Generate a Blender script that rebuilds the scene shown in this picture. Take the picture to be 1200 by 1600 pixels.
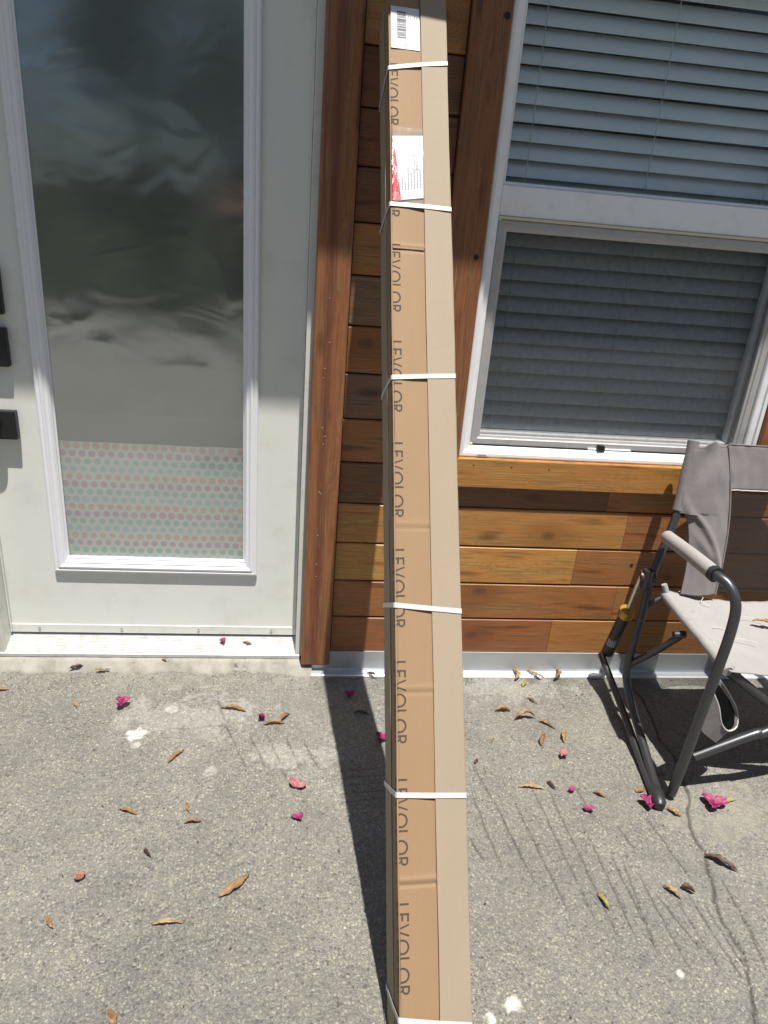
import bpy, bmesh, math, random
import numpy as np
from mathutils import Vector, Matrix, noise as mnoise

for o in list(bpy.data.objects): bpy.data.objects.remove(o)
S = bpy.context.scene
COL = S.collection
rnd = random.Random(7)

# ------------------------------------------------------------------ camera
cam_d = bpy.data.cameras.new('camera'); cam = bpy.data.objects.new('camera', cam_d); COL.objects.link(cam)
RIGHT = Vector((0.9919634, -0.1004959, 0.07687128)); DOWN = Vector((0.03324769, -0.37916713, -0.9247307)); FWD = Vector((0.12207871, 0.9198548, -0.37277866))
m = Matrix((RIGHT, -DOWN, -FWD)).transposed().to_4x4(); m.translation = (0, -1.9806, 1.39)
cam.matrix_world = m
cam_d.sensor_fit = 'VERTICAL'; cam_d.sensor_height = 36; cam_d.sensor_width = 27; cam_d.lens = 36 * 1090 / 1600
cam_d.clip_start = 0.02; cam_d.clip_end = 500
S.camera = cam

# ------------------------------------------------------------------ world, sun, exposure
SUN = Vector((0.05, -0.244, 1.0)).normalized()
W = bpy.data.worlds.new('World'); S.world = W; W.use_nodes = True
wn = W.node_tree; wn.nodes.clear()
sky = wn.nodes.new('ShaderNodeTexSky'); sky.sky_type = 'NISHITA'; sky.sun_disc = False
sky.sun_elevation = math.asin(SUN.z); sky.sun_rotation = math.atan2(SUN.x, SUN.y)
bg = wn.nodes.new('ShaderNodeBackground'); bg.inputs[1].default_value = 0.06
wo = wn.nodes.new('ShaderNodeOutputWorld')
wn.links.new(sky.outputs[0], bg.inputs[0]); wn.links.new(bg.outputs[0], wo.inputs[0])
sun_d = bpy.data.lights.new('sun', 'SUN'); sun_d.energy = 5.0; sun_d.angle = math.radians(0.53); sun_d.color = (1, .955, .89)
sun = bpy.data.objects.new('sun', sun_d); COL.objects.link(sun)
sun.rotation_euler = SUN.to_track_quat('Z', 'Y').to_euler(); sun.location = (2, -6, 8)
S.view_settings.view_transform = 'Standard'; S.view_settings.look = 'None'
S.view_settings.exposure = 0.72; S.view_settings.gamma = 1; S.view_settings.use_curve_mapping = False
S.render.engine = 'CYCLES'
S.cycles.max_bounces = 8; S.cycles.transparent_max_bounces = 24

# ------------------------------------------------------------------ node helpers
class NT:
    def __init__(s, name):
        s.m = bpy.data.materials.new(name); s.m.use_nodes = True; s.t = s.m.node_tree; s.t.nodes.clear()
        s.out = s.t.nodes.new('ShaderNodeOutputMaterial')
    def n(s, ty, ins=None, **props):
        nd = s.t.nodes.new('ShaderNode' + ty)
        for k, v in props.items(): setattr(nd, k, v)
        for k, v in (ins or {}).items():
            sk = nd.inputs[k]
            if isinstance(v, bpy.types.NodeSocket): s.t.links.new(v, sk)
            else: sk.default_value = v
        return nd
    def math(s, op, a, b=None, c=None, clamp=False):
        ins = {0: a}
        if b is not None: ins[1] = b
        if c is not None: ins[2] = c
        nd = s.n('Math', ins, operation=op); nd.use_clamp = clamp; return nd.outputs[0]
    def mix(s, f, a, b, mode='MIX'):
        nd = s.n('MixRGB', {0: f, 1: a, 2: b}, blend_type=mode); return nd.outputs[0]
    def ramp(s, f, stops, interp='LINEAR'):
        nd = s.n('ValToRGB', {0: f}); cr = nd.color_ramp; cr.interpolation = interp
        while len(cr.elements) < len(stops): cr.elements.new(.5)
        for e, (p, c) in zip(cr.elements, stops):
            e.position = p; e.color = (c, c, c, 1) if isinstance(c, (int, float)) else (*c, 1)
        return nd.outputs[0]
    def pos(s): return s.n('NewGeometry').outputs['Position']
    def obj(s): return s.n('TexCoord').outputs['Object']
    def noise(s, vec, scale, detail=3, rough=.55, dist=0):
        return s.n('TexNoise', {'Vector': vec, 'Scale': scale, 'Detail': detail, 'Roughness': rough, 'Distortion': dist}).outputs[0]
    def mapv(s, vec, scale=(1, 1, 1), loc=(0, 0, 0), rot=(0, 0, 0)):
        return s.n('Mapping', {'Vector': vec, 'Scale': scale, 'Location': loc, 'Rotation': rot}).outputs[0]
    def bump(s, h, strength=.4, dist=.002, normal=None):
        ins = {'Strength': strength, 'Distance': dist, 'Height': h}
        if normal is not None: ins['Normal'] = normal
        return s.n('Bump', ins).outputs[0]
    def bsdf(s, **k):
        names = dict(color='Base Color', rough='Roughness', metal='Metallic', normal='Normal', spec='Specular IOR Level', alpha='Alpha', coat='Coat Weight', coatr='Coat Roughness', sheen='Sheen Weight', sss='Subsurface Weight')
        ins = {}
        for a, v in k.items():
            if a == 'color' and isinstance(v, tuple): v = (*v, 1)
            ins[names[a]] = v
        return s.n('BsdfPrincipled', ins).outputs[0]
    def done(s, sh):
        s.t.links.new(sh, s.out.inputs[0]); return s.m

def mat_plain(name, col, rough=.5, metal=0, var=.08, scale=30, bump=0, bscale=200, spec=.5, dirt=None):
    n = NT(name); p = n.pos()
    f = n.noise(p, scale, 4)
    c = n.mix(n.math('MULTIPLY', n.math('ABSOLUTE', n.math('SUBTRACT', f, .5)), 2 * var * 4, clamp=True), (*col, 1), tuple(x * .72 for x in col) + (1,))
    if dirt:
        d = n.ramp(n.noise(p, dirt[1], 5, .65), [(.52, 0), (.72, 1)])
        c = n.mix(n.math('MULTIPLY', d, dirt[2]), c, (*dirt[0], 1))
    r = n.math('ADD', n.math('MULTIPLY', f, .16), rough - .08)
    k = dict(color=c, rough=r, metal=metal, spec=spec)
    if bump: k['normal'] = n.bump(n.noise(p, bscale, 3), bump, .001)
    return n.done(n.bsdf(**k))

# ------------------------------------------------------------------ materials
def mat_concrete():
    n = NT('exposed_aggregate_concrete'); p = n.mapv(n.pos(), (1, 1, 0))
    wv = n.n('TexNoise', {'Vector': p, 'Scale': 90., 'Detail': 2.}).outputs[1]
    pw = n.n('VectorMath', {0: p, 1: n.n('VectorMath', {0: wv, 'Scale': .006}, operation='SCALE').outputs[0]}, operation='ADD').outputs[0]
    v1 = n.n('TexVoronoi', {'Vector': pw, 'Scale': 120., 'Randomness': 1.}, voronoi_dimensions='2D')
    v2 = n.n('TexVoronoi', {'Vector': pw, 'Scale': 260., 'Randomness': 1.}, voronoi_dimensions='2D')
    s1 = n.n('SeparateColor', {0: v1.outputs['Color']}); s2 = n.n('SeparateColor', {0: v2.outputs['Color']})
    c1 = n.ramp(s1.outputs[0], [(0, (.070, .068, .067)), (.18, (.110, .108, .108)), (.45, (.160, .157, .152)), (.68, (.225, .213, .182)), (.86, (.285, .265, .22)), (1, (.36, .345, .305))])
    c2 = n.ramp(s2.outputs[1], [(0, (.075, .074, .073)), (.3, (.135, .133, .130)), (.7, (.205, .197, .180)), (1, (.33, .32, .29))])
    sand = n.ramp(n.noise(p, 700., 3, .65), [(.26, (.090, .088, .084)), (.5, (.160, .156, .147)), (.74, (.27, .262, .240))])
    g2 = n.ramp(v2.outputs['Distance'], [(.30, 1), (.52, 0)]); g1 = n.math('MULTIPLY', n.ramp(v1.outputs['Distance'], [(.28, 1), (.46, 0)]), n.ramp(s1.outputs[2], [(.30, 0), (.55, 1)]))
    c = n.mix(n.math('MULTIPLY', g2, .75), sand, c2)
    c = n.mix(n.math('MULTIPLY', g1, .85), c, c1)
    c = n.mix(1., c, n.ramp(n.noise(p, 1300., 2, .6), [(.3, .80), (.7, 1.20)]), 'MULTIPLY')
    # cement paste left smooth in places, darker wear in others
    paste = n.ramp(n.noise(n.mapv(p, (1, 1.3, 1)), 2.3, 5, .6), [(.46, 0), (.66, 1)])
    c = n.mix(n.math('MULTIPLY', paste, .30), c, (.165, .161, .154, 1))
    c = n.mix(1., c, n.ramp(n.noise(p, 8., 5, .65), [(.3, .84), (.7, 1.12)]), 'MULTIPLY')
    big = n.ramp(n.noise(p, 1.1, 5, .6), [(.28, .78), (.72, 1.16)])
    c = n.mix(1., c, big, 'MULTIPLY')
    spot = n.ramp(n.noise(p, 38., 2, .4), [(.72, 0), (.80, 1)])
    c = n.mix(n.math('MULTIPLY', spot, .45), c, (.07, .065, .06, 1))
    wh = n.ramp(s2.outputs[2], [(.955, 0), (.98, 1)])
    c = n.mix(n.math('MULTIPLY', wh, .35), c, (.42, .41, .38, 1))
    st = n.n('Attribute', attribute_name='stain').outputs['Fac']
    sm = n.math('MULTIPLY', st, n.ramp(n.noise(p, 90., 3), [(.3, .25), (.62, 1)]), clamp=True)
    c = n.mix(sm, c, (.52, .51, .50, 1))
    cm = n.n('Attribute', attribute_name='smear').outputs['Fac']
    c = n.mix(n.math('MULTIPLY', cm, n.ramp(n.noise(p, 25., 5, .65), [(.32, .0), (.6, .8)])), c, (.25, .235, .20, 1))
    dk = n.n('Attribute', attribute_name='dirt').outputs['Fac']
    c = n.mix(n.math('MULTIPLY', dk, .9, clamp=True), c, (.030, .026, .022, 1))
    h = n.math('ADD', n.math('MULTIPLY', g1, .9), n.math('ADD', n.math('MULTIPLY', g2, .6), n.math('MULTIPLY', n.noise(p, 620., 3), .9)))
    h2 = n.math('MULTIPLY', n.noise(p, 60., 4), 1.2)
    c = n.mix(1., c, (1.0, .995, .925, 1), 'MULTIPLY')
    b = n.bump(n.math('ADD', h, h2), .75, .0016)
    rough = n.ramp(s2.outputs[0], [(0, .40), (.3, .60), (1, .80)])
    return n.done(n.bsdf(color=c, rough=rough, normal=b, spec=.45))

def mat_mortar():
    n = NT('smooth_mortar'); p = n.pos()
    c = n.ramp(n.noise(p, 16., 6, .65), [(.25, (.17, .16, .135)), (.5, (.28, .268, .228)), (.75, (.34, .325, .285))])
    d = n.ramp(n.noise(p, 60., 4, .7), [(.60, 0), (.70, 1)])
    c = n.mix(n.math('MULTIPLY', d, .6), c, (.12, .105, .085, 1))
    return n.done(n.bsdf(color=c, rough=.85, normal=n.bump(n.noise(p, 130., 5, .7), .5, .002), spec=.3))

def mat_wood(name, vert=False, streak=False, rough=.42):
    n = NT(name); g = n.n('SeparateXYZ', {0: n.pos()})
    x, y, z = g.outputs
    if vert: x, z = z, x
    oi = n.n('ObjectInfo'); r = n.math('MULTIPLY', oi.outputs['Random'], 37.)
    kn = n.n('SeparateXYZ', {0: n.n('Attribute', attribute_name='knot', attribute_type='OBJECT').outputs['Vector']})
    dx = n.math('SUBTRACT', x, kn.outputs[0]); dz = n.math('SUBTRACT', z, kn.outputs[1])
    dx2 = n.math('MULTIPLY', n.math('MULTIPLY', dx, .62), n.math('MULTIPLY', dx, .62))
    d = n.math('SQRT', n.math('ADD', dx2, n.math('MULTIPLY', dz, dz)))
    kf = n.math('POWER', 2.718, n.math('MULTIPLY', n.math('MULTIPLY', d, d), -420.))
    # long grain coordinates, bent by slow noise
    vx = n.math('ADD', x, r)
    low = n.n('CombineXYZ', {0: n.math('MULTIPLY', vx, 1.4), 1: n.math('MULTIPLY', y, 6.), 2: n.math('MULTIPLY', n.math('ADD', z, r), 9.)}).outputs[0]
    ln = n.noise(low, 1.3, 3, .5)
    rings = n.math('ADD', n.math('MULTIPLY', n.math('ADD', z, r), 105.), n.math('MULTIPLY', ln, 30.))
    rings = n.math('ADD', rings, n.math('MULTIPLY', y, 20.))
    rk = n.math('MULTIPLY', d, 150.)
    rings = n.math('ADD', n.math('MULTIPLY', rings, n.math('SUBTRACT', 1., kf)), n.math('MULTIPLY', rk, kf))
    fr = n.math('FRACT', rings)
    band = n.ramp(fr, [(0, .15), (.55, .45), (.85, 1), (.97, .75), (1, .15)])
    fine = n.n('CombineXYZ', {0: n.math('MULTIPLY', vx, 7.), 1: n.math('MULTIPLY', y, 60.), 2: n.math('MULTIPLY', n.math('ADD', z, r), 260.)}).outputs[0]
    fn = n.noise(fine, 1., 4, .6)
    blot = n.noise(n.n('CombineXYZ', {0: n.math('MULTIPLY', vx, 3.2), 1: y, 2: n.math('MULTIPLY', n.math('ADD', z, r), 30.)}).outputs[0], 1., 4, .6)
    blot0 = n.noise(n.n('CombineXYZ', {0: n.math('MULTIPLY', vx, 2.5), 1: y, 2: n.math('MULTIPLY', n.math('ADD', z, r), 22.)}).outputs[0], 1., 3, .6)
    base = oi.outputs['Color']
    dark = n.mix(1., base, (.50, .40, .36, 1), 'MULTIPLY')
    red = n.mix(1., base, (.92, .66, .52, 1), 'MULTIPLY')
    c = n.mix(n.math('MULTIPLY', n.math('MULTIPLY', band, n.ramp(blot0, [(.35, .25), (.6, 1)])), .85), base, dark)
    c = n.mix(n.ramp(fn, [(.38, 0), (.62, .95)]), c, dark)
    c = n.mix(n.ramp(blot, [(.42, 0), (.60, .9)]), c, red)
    c = n.mix(n.ramp(blot, [(.56, 0), (.68, .85)]), c, n.mix(1., base, (.30, .25, .24, 1), 'MULTIPLY'))
    kr = n.math('MULTIPLY', n.ramp(n.math('FRACT', n.math('ADD', n.math('MULTIPLY', d, 120.), n.math('MULTIPLY', ln, 2.))), [(.3, 0), (.8, 1), (1, 0)]), n.ramp(d, [(.018, 1), (.062, 0)]))
    c = n.mix(n.math('MULTIPLY', kr, .65), c, n.mix(1., base, (.36, .26, .2, 1), 'MULTIPLY'))
    # small chance knots
    kv = n.n('TexVoronoi', {'Vector': n.n('CombineXYZ', {0: n.math('MULTIPLY', vx, 2.6), 1: 0., 2: n.math('MULTIPLY', n.math('ADD', z, r), 6.2)}).outputs[0], 'Scale': 1.}, voronoi_dimensions='3D')
    km = n.ramp(kv.outputs['Distance'], [(.045, 1), (.13, 0)])
    c = n.mix(n.math('MULTIPLY', km, .7), c, (.055, .030, .018, 1))
    c = n.mix(n.ramp(d, [(.004, .9), (.010, .7), (.018, 0)]), c, (.060, .036, .024, 1))
    c = n.mix(n.math('MULTIPLY', n.ramp(d, [(.03, 1), (.075, 0)]), .45), c, n.mix(1., base, (.52, .36, .27, 1), 'MULTIPLY'))
    if streak:
        cx = n.math('SUBTRACT', z, n.math('ADD', kn.outputs[2], n.math('MULTIPLY', n.noise(low, 2., 2), .012)))
        sm = n.ramp(n.math('ABSOLUTE', cx), [(.004, 1), (.020, 0)])
        c = n.mix(n.math('MULTIPLY', sm, n.ramp(fn, [(.25, .35), (.6, .85)])), c, (.115, .040, .026, 1))
    h = n.math('ADD', n.math('MULTIPLY', fn, .6), n.math('MULTIPLY', band, .3))
    rg = n.math('ADD', n.math('MULTIPLY', fn, .25), rough - .1)
    return n.done(n.bsdf(color=c, rough=rg, normal=n.bump(h, .22, .0012), spec=.42))

def mat_film_glass():
    # panes under a wrinkled half-mirror privacy film
    n = NT('mirror_film_glass'); p = n.pos()
    h = n.n('TexNoise', {'Vector': n.mapv(p, (1., 1., 1.7)), 'Scale': 5.5, 'Detail': 1.5, 'Roughness': .4, 'Distortion': .8}).outputs[0]
    h2 = n.noise(n.mapv(p, (1, 1, 1.8)), 14., 1, .4)
    bp = n.bump(n.math('ADD', h, n.math('MULTIPLY', h2, .10)), .16, .010)
    gl = n.n('BsdfGlossy', {'Color': (.93, .97, 1., 1), 'Roughness': .125, 'Normal': bp}).outputs[0]
    hz = n.n('BsdfDiffuse', {'Color': (.50, .54, .56, 1)}).outputs[0]
    tr = n.n('BsdfTransparent', {'Color': (.90, .92, .91, 1)}).outputs[0]
    gz = n.n('MixShader', {0: .06, 1: gl, 2: hz}).outputs[0]
    sh = n.n('MixShader', {0: .32, 1: tr, 2: gz}).outputs[0]
    return n.done(sh)

def mat_clear(name, fac=.09, tint=(.93, .96, .96), haze=0):
    n = NT(name); p = n.pos()
    lw = n.n('LayerWeight', {'Blend': .5}).outputs['Facing']
    f = n.math('ADD', n.math('MULTIPLY', n.math('POWER', lw, 4.), .6), fac, clamp=True)
    gl = n.n('BsdfGlossy', {'Color': (1, 1, 1, 1), 'Roughness': .09, 'Normal': n.bump(n.noise(p, 3., 1), .1, .01)}).outputs[0]
    tr = n.n('BsdfTransparent', {'Color': (*tint, 1)}).outputs[0]
    sh = n.n('MixShader', {0: f, 1: tr, 2: gl}).outputs[0]
    if haze:
        sh = n.n('MixShader', {0: haze, 1: sh, 2: n.n('BsdfDiffuse', {'Color': (.6, .62, .64, 1)}).outputs[0]}).outputs[0]
    return n.done(sh)

def mat_meshcloth(name, col, cover):
    n = NT(name); p = n.pos()
    f = n.math('ADD', n.math('MULTIPLY', n.math('SUBTRACT', n.noise(p, 60., 3), .5), .12), cover, clamp=True)
    df = n.bsdf(color=col, rough=.7)
    return n.done(n.n('MixShader', {0: f, 1: n.n('BsdfTransparent', {'Color': (1, 1, 1, 1)}).outputs[0], 2: df}).outputs[0])

def mat_dots():
    n = NT('polka_dot_print'); g = n.n('SeparateXYZ', {0: n.pos()}); x, y, z = g.outputs
    v = n.math('DIVIDE', n.math('SUBTRACT', .733, z), .0247)
    row = n.math('FLOOR', v); fv = n.math('SUBTRACT', n.math('FRACT', v), .5)
    off = n.math('MULTIPLY', n.math('MODULO', n.math('ADD', row, 20.), 2.), .5)
    u = n.math('ADD', n.math('DIVIDE', x, .0285), off); fu = n.math('MULTIPLY', n.math('SUBTRACT', n.math('FRACT', n.math('ADD', u, 100.)), .5), 1.15)
    rad = n.math('SQRT', n.math('ADD', n.math('MULTIPLY', fu, fu), n.math('MULTIPLY', fv, fv)))
    size = n.math('ADD', .30, n.math('MULTIPLY', n.noise(n.n('CombineXYZ', {0: n.math('MULTIPLY', x, 4.), 1: 0., 2: n.math('MULTIPLY', row, 3.7)}).outputs[0], 1., 1), .28))
    msk = n.math('SMOOTH_MIN', n.math('MULTIPLY', n.math('SUBTRACT', size, rad), 14.), 1., .1, clamp=True)
    cyc = n.math('DIVIDE', n.math('MODULO', n.math('ADD', row, 40.), 4.), 4.)
    dc = n.ramp(cyc, [(0, (.85, .20, .08)), (.24, (.50, .08, .38)), (.49, (.08, .45, .40)), (.74, (.28, .50, .66))], 'CONSTANT')
    fade = n.math('ADD', .42, n.math('MULTIPLY', n.noise(n.pos(), 5., 2), .5))
    c = n.mix(n.math('MULTIPLY', msk, fade), (.80, .80, .75, 1), dc)
    return n.done(n.bsdf(color=c, rough=.8))

def mat_kraft(name, col, dark):
    n = NT(name); o = n.obj(); s = n.n('SeparateXYZ', {0: o})
    f = n.noise(n.mapv(o, (220, 220, 26)), 1., 4, .6)
    sp = n.ramp(n.noise(o, 420., 2, .5), [(.62, 0), (.74, 1)])
    bl = n.noise(n.mapv(o, (9, 9, 2.2)), 1., 5, .6)
    c = n.mix(n.math('MULTIPLY', f, .30), (*col, 1), (*dark, 1))
    c = n.mix(n.ramp(bl, [(.45, 0), (.75, .38)]), c, (*dark, 1))
    c = n.mix(n.math('MULTIPLY', sp, .22), c, tuple(x * .5 for x in col) + (1,))
    scuff = n.ramp(n.noise(n.mapv(o, (60, 60, 7), rot=(0, .4, 0)), 1., 3, .5), [(.70, 0), (.80, .35)])
    c = n.mix(scuff, c, tuple(min(1, x * 1.25) for x in col) + (1,))
    flute = n.math('SINE', n.math('MULTIPLY', s.outputs[0], 1100.))
    h = n.math('ADD', n.math('MULTIPLY', f, .5), n.math('ADD', n.math('MULTIPLY', bl, 1.4), n.math('MULTIPLY', flute, .05)))
    return n.done(n.bsdf(color=c, rough=.72, normal=n.bump(h, .25, .0014), spec=.35))

def mat_fabric(name, col, stain=0):
    n = NT(name); p = n.pos()
    w = n.math('ADD', n.math('SINE', n.math('MULTIPLY', n.n('SeparateXYZ', {0: p}).outputs[0], 2600.)), n.math('SINE', n.math('MULTIPLY', n.n('SeparateXYZ', {0: p}).outputs[2], 2600.)))
    c = n.mix(n.ramp(n.noise(p, 9., 4, .6), [(.35, 0), (.7, .5)]), (*col, 1), tuple(x * .78 for x in col) + (1,))
    if stain:
        ln = n.ramp(n.noise(n.mapv(p, (22, 95, 22), rot=(0, 0, .35)), 1., 4, .6), [(.66, 0), (.70, 1)])
        c = n.mix(n.math('MULTIPLY', ln, stain), c, (.10, .085, .08, 1))
        c = n.mix(n.ramp(n.noise(p, 6., 4, .65), [(.55, 0), (.75, .4)]), c, (.20, .185, .17, 1))
    h = n.math('ADD', n.math('MULTIPLY', w, .12), n.math('MULTIPLY', n.noise(n.mapv(p, (26, 26, 40)), 1., 3), 2.))
    return n.done(n.bsdf(color=c, rough=.82, normal=n.bump(h, .4, .0022), spec=.25, sheen=.2))

def mat_leaf(name, col, dark, scale=60, trans=0.25):
    n = NT(name); oi = n.n('ObjectInfo'); p = n.pos()
    f = n.noise(p, scale, 4, .6)
    c = n.mix(n.ramp(f, [(.35, 0), (.7, .9)]), (*col, 1), (*dark, 1))
    c = n.mix(n.math('MULTIPLY', oi.outputs['Random'], .35), c, (*dark, 1))
    b = n.bsdf(color=c, rough=.55, normal=n.bump(f, .3, .001))
    t = n.n('BsdfTranslucent', {'Color': c}).outputs[0]
    return n.done(n.n('MixShader', {0: trans, 1: b, 2: t}).outputs[0])

M = {}
M['concrete'] = mat_concrete()
M['mortar'] = mat_mortar()
M['wood_h'] = mat_wood('cedar_boards', rough=.45)
M['wood_v'] = mat_wood('cedar_casing', vert=True, streak=True, rough=.45)
M['door'] = mat_plain('off_white_door_paint', (.70, .71, .665), .45, var=.035, scale=5, bump=.06, bscale=240, dirt=((.40, .38, .32), 9., .20))
M['jamb'] = mat_plain('weathered_white_paint', (.64, .645, .60), .5, var=.1, scale=14, bump=.1, dirt=((.30, .27, .21), 22., .35))
M['mould'] = mat_plain('white_moulded_trim', (.77, .775, .80), .38, var=.03, scale=7)
M['film'] = mat_film_glass()
M['dots'] = mat_dots()
M['alu'] = mat_plain('mill_aluminium', (.62, .615, .60), .5, metal=.4, var=.15, scale=25, bump=.15, bscale=120, dirt=((.35, .31, .25), 30., .5))
M['flash'] = mat_plain('galvanised_flashing', (.50, .52, .54), .45, metal=.6, var=.14, scale=9, bump=.15, bscale=18, dirt=((.42, .40, .37), 18., .35))
M['black'] = mat_plain('matte_black_metal', (.018, .018, .020), .38, metal=.3, var=.05)
M['vinyl'] = mat_plain('white_vinyl', (.80, .80, .81), .38, var=.03, scale=5, dirt=((.45, .43, .40), 26., .22))
M['beige'] = mat_plain('yellowed_vinyl', (.58, .54, .40), .5, var=.06)
M['greyframe'] = mat_plain('grey_screen_frame', (.40, .39, .39), .5, metal=.2, var=.08, scale=12, dirt=((.24, .22, .20), 40., .4))
M['seal'] = mat_plain('black_gasket', (.02, .02, .02), .6)
M['lining_shade'] = mat_plain('black_lining_shade', (.006, .006, .006), .9, spec=.1)  # dark pocket cloth, blackened further to paint in the shade inside
M['screen'] = mat_meshcloth('insect_screen', (.05, .05, .055), .25)
M['wglass'] = mat_clear('window_glass', .03)
M['slat'] = mat_plain('blind_slat_paint', (.68, .695, .72), .5, var=.03, scale=8)
M['cord'] = mat_plain('blind_cord', (.45, .45, .44), .8)
M['kraft'] = mat_kraft('kraft_board_tan', (.27, .176, .097), (.222, .140, .074))
M['kraft_light'] = mat_kraft('kraft_board_pale', (.295, .241, .172), (.258, .208, .145))
M['strap'] = mat_plain('white_strapping_band', (.50, .50, .50), .4, var=.05, scale=120, bump=.4, bscale=700)
M['ink'] = mat_plain('carton_ink', (.070, .052, .043), .75, var=.2, scale=160, spec=.2)
M['label_ink'] = mat_plain('label_ink', (.10, .10, .12), .6, var=.3, scale=300)
M['label_grey'] = mat_plain('faint_label_print', (.24, .24, .27), .6, var=.2, scale=300)
M['paper'] = mat_plain('label_paper', (.58, .58, .60), .5, var=.03)
M['red'] = mat_plain('red_plastic', (.50, .012, .03), .25, var=.2, scale=80, bump=.6, bscale=90)
M['pouch'] = mat_clear('clear_pouch', .09, (.97, .97, .97), .06)
M['tube'] = mat_plain('gunmetal_tube', (.085, .087, .093), .36, metal=.7, var=.15, scale=60, bump=.12, bscale=500, dirt=((.10, .09, .08), 50., .4))
M['fabric'] = mat_fabric('taupe_polyester', (.165, .150, .149))
M['seatcloth'] = mat_fabric('faded_seat_cloth', (.295, .284, .275), .85)
M['meshback'] = mat_meshcloth('black_mesh_back', (.014, .012, .011), .50)
M['foam'] = mat_plain('grey_foam_grip', (.31, .29, .275), .8, var=.1, scale=40, bump=.3, bscale=300)
M['thread'] = mat_plain('piping_thread', (.55, .53, .50), .8)
M['plastic_black'] = mat_plain('black_plastic', (.022, .022, .024), .42, var=.05)
M['gold'] = mat_plain('brass_collar', (.42, .27, .055), .4, metal=.6, var=.2)
M['chrome'] = mat_plain('steel_rod', (.62, .60, .56), .25, metal=1, var=.1)
M['screw'] = mat_plain('zinc_screw', (.55, .54, .50), .35, metal=.8)
M['leaf_tan'] = mat_leaf('dry_leaf_tan', (.32, .195, .090), (.19, .10, .045))
M['leaf_pale'] = mat_leaf('dry_leaf_pale', (.40, .29, .16), (.29, .18, .09))
M['leaf_dark'] = mat_leaf('dry_leaf_brown', (.12, .07, .045), (.06, .035, .025))
M['leaf_green'] = mat_leaf('fading_leaf', (.40, .42, .10), (.30, .22, .06))
M['petal'] = mat_leaf('magenta_bract', (.40, .05, .17), (.27, .025, .10), 90, .3)
M['petal_pale'] = mat_leaf('faded_bract', (.48, .20, .22), (.38, .13, .15), 40, .3)
M['petal_dry'] = mat_leaf('dried_bract', (.42, .19, .14), (.30, .10, .08), 40, .3)
M['interior'] = mat_plain('dim_room_paint', (.55, .55, .55), .9)
M['sheath'] = mat_plain('dark_sheathing', (.035, .028, .022), .9)
M['eave'] = mat_plain('eave_paint', (.62, .62, .60), .6, var=.05)
M['shingle'] = mat_plain('roof_felt', (.09, .085, .08), .9, var=.2, scale=40)
M['tree_leaf'] = mat_leaf('tree_foliage', (.135, .152, .120), (.09, .108, .085), 1.2, .5)
M['hedge_leaf'] = mat_leaf('hedge_foliage', (.125, .155, .145), (.085, .11, .105), 1.2, .5)
M['bark'] = mat_plain('bark', (.10, .075, .055), .9, var=.2, scale=12, bump=.6, bscale=30)
M['grass'] = mat_plain('lawn', (.10, .115, .06), .9, var=.25, scale=6, bump=.8, bscale=60)

# ------------------------------------------------------------------ object helpers
ORG = {}
def link(o): COL.objects.link(o); return o
def tag(o, label=None, cat=None, group=None, kind=None):
    if label: o['label'] = label
    if cat: o['category'] = cat
    if group: o['group'] = group
    if kind: o['kind'] = kind
    return o
def thing(name, org, label, cat, group=None, matrix=None):
    o = bpy.data.objects.new(name, None); link(o); o.empty_display_size = .1
    if matrix is not None: o.matrix_world = matrix; ORG[o] = Vector((0, 0, 0))
    else: o.location = org; ORG[o] = Vector(org)
    return tag(o, label, cat, group)

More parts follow.
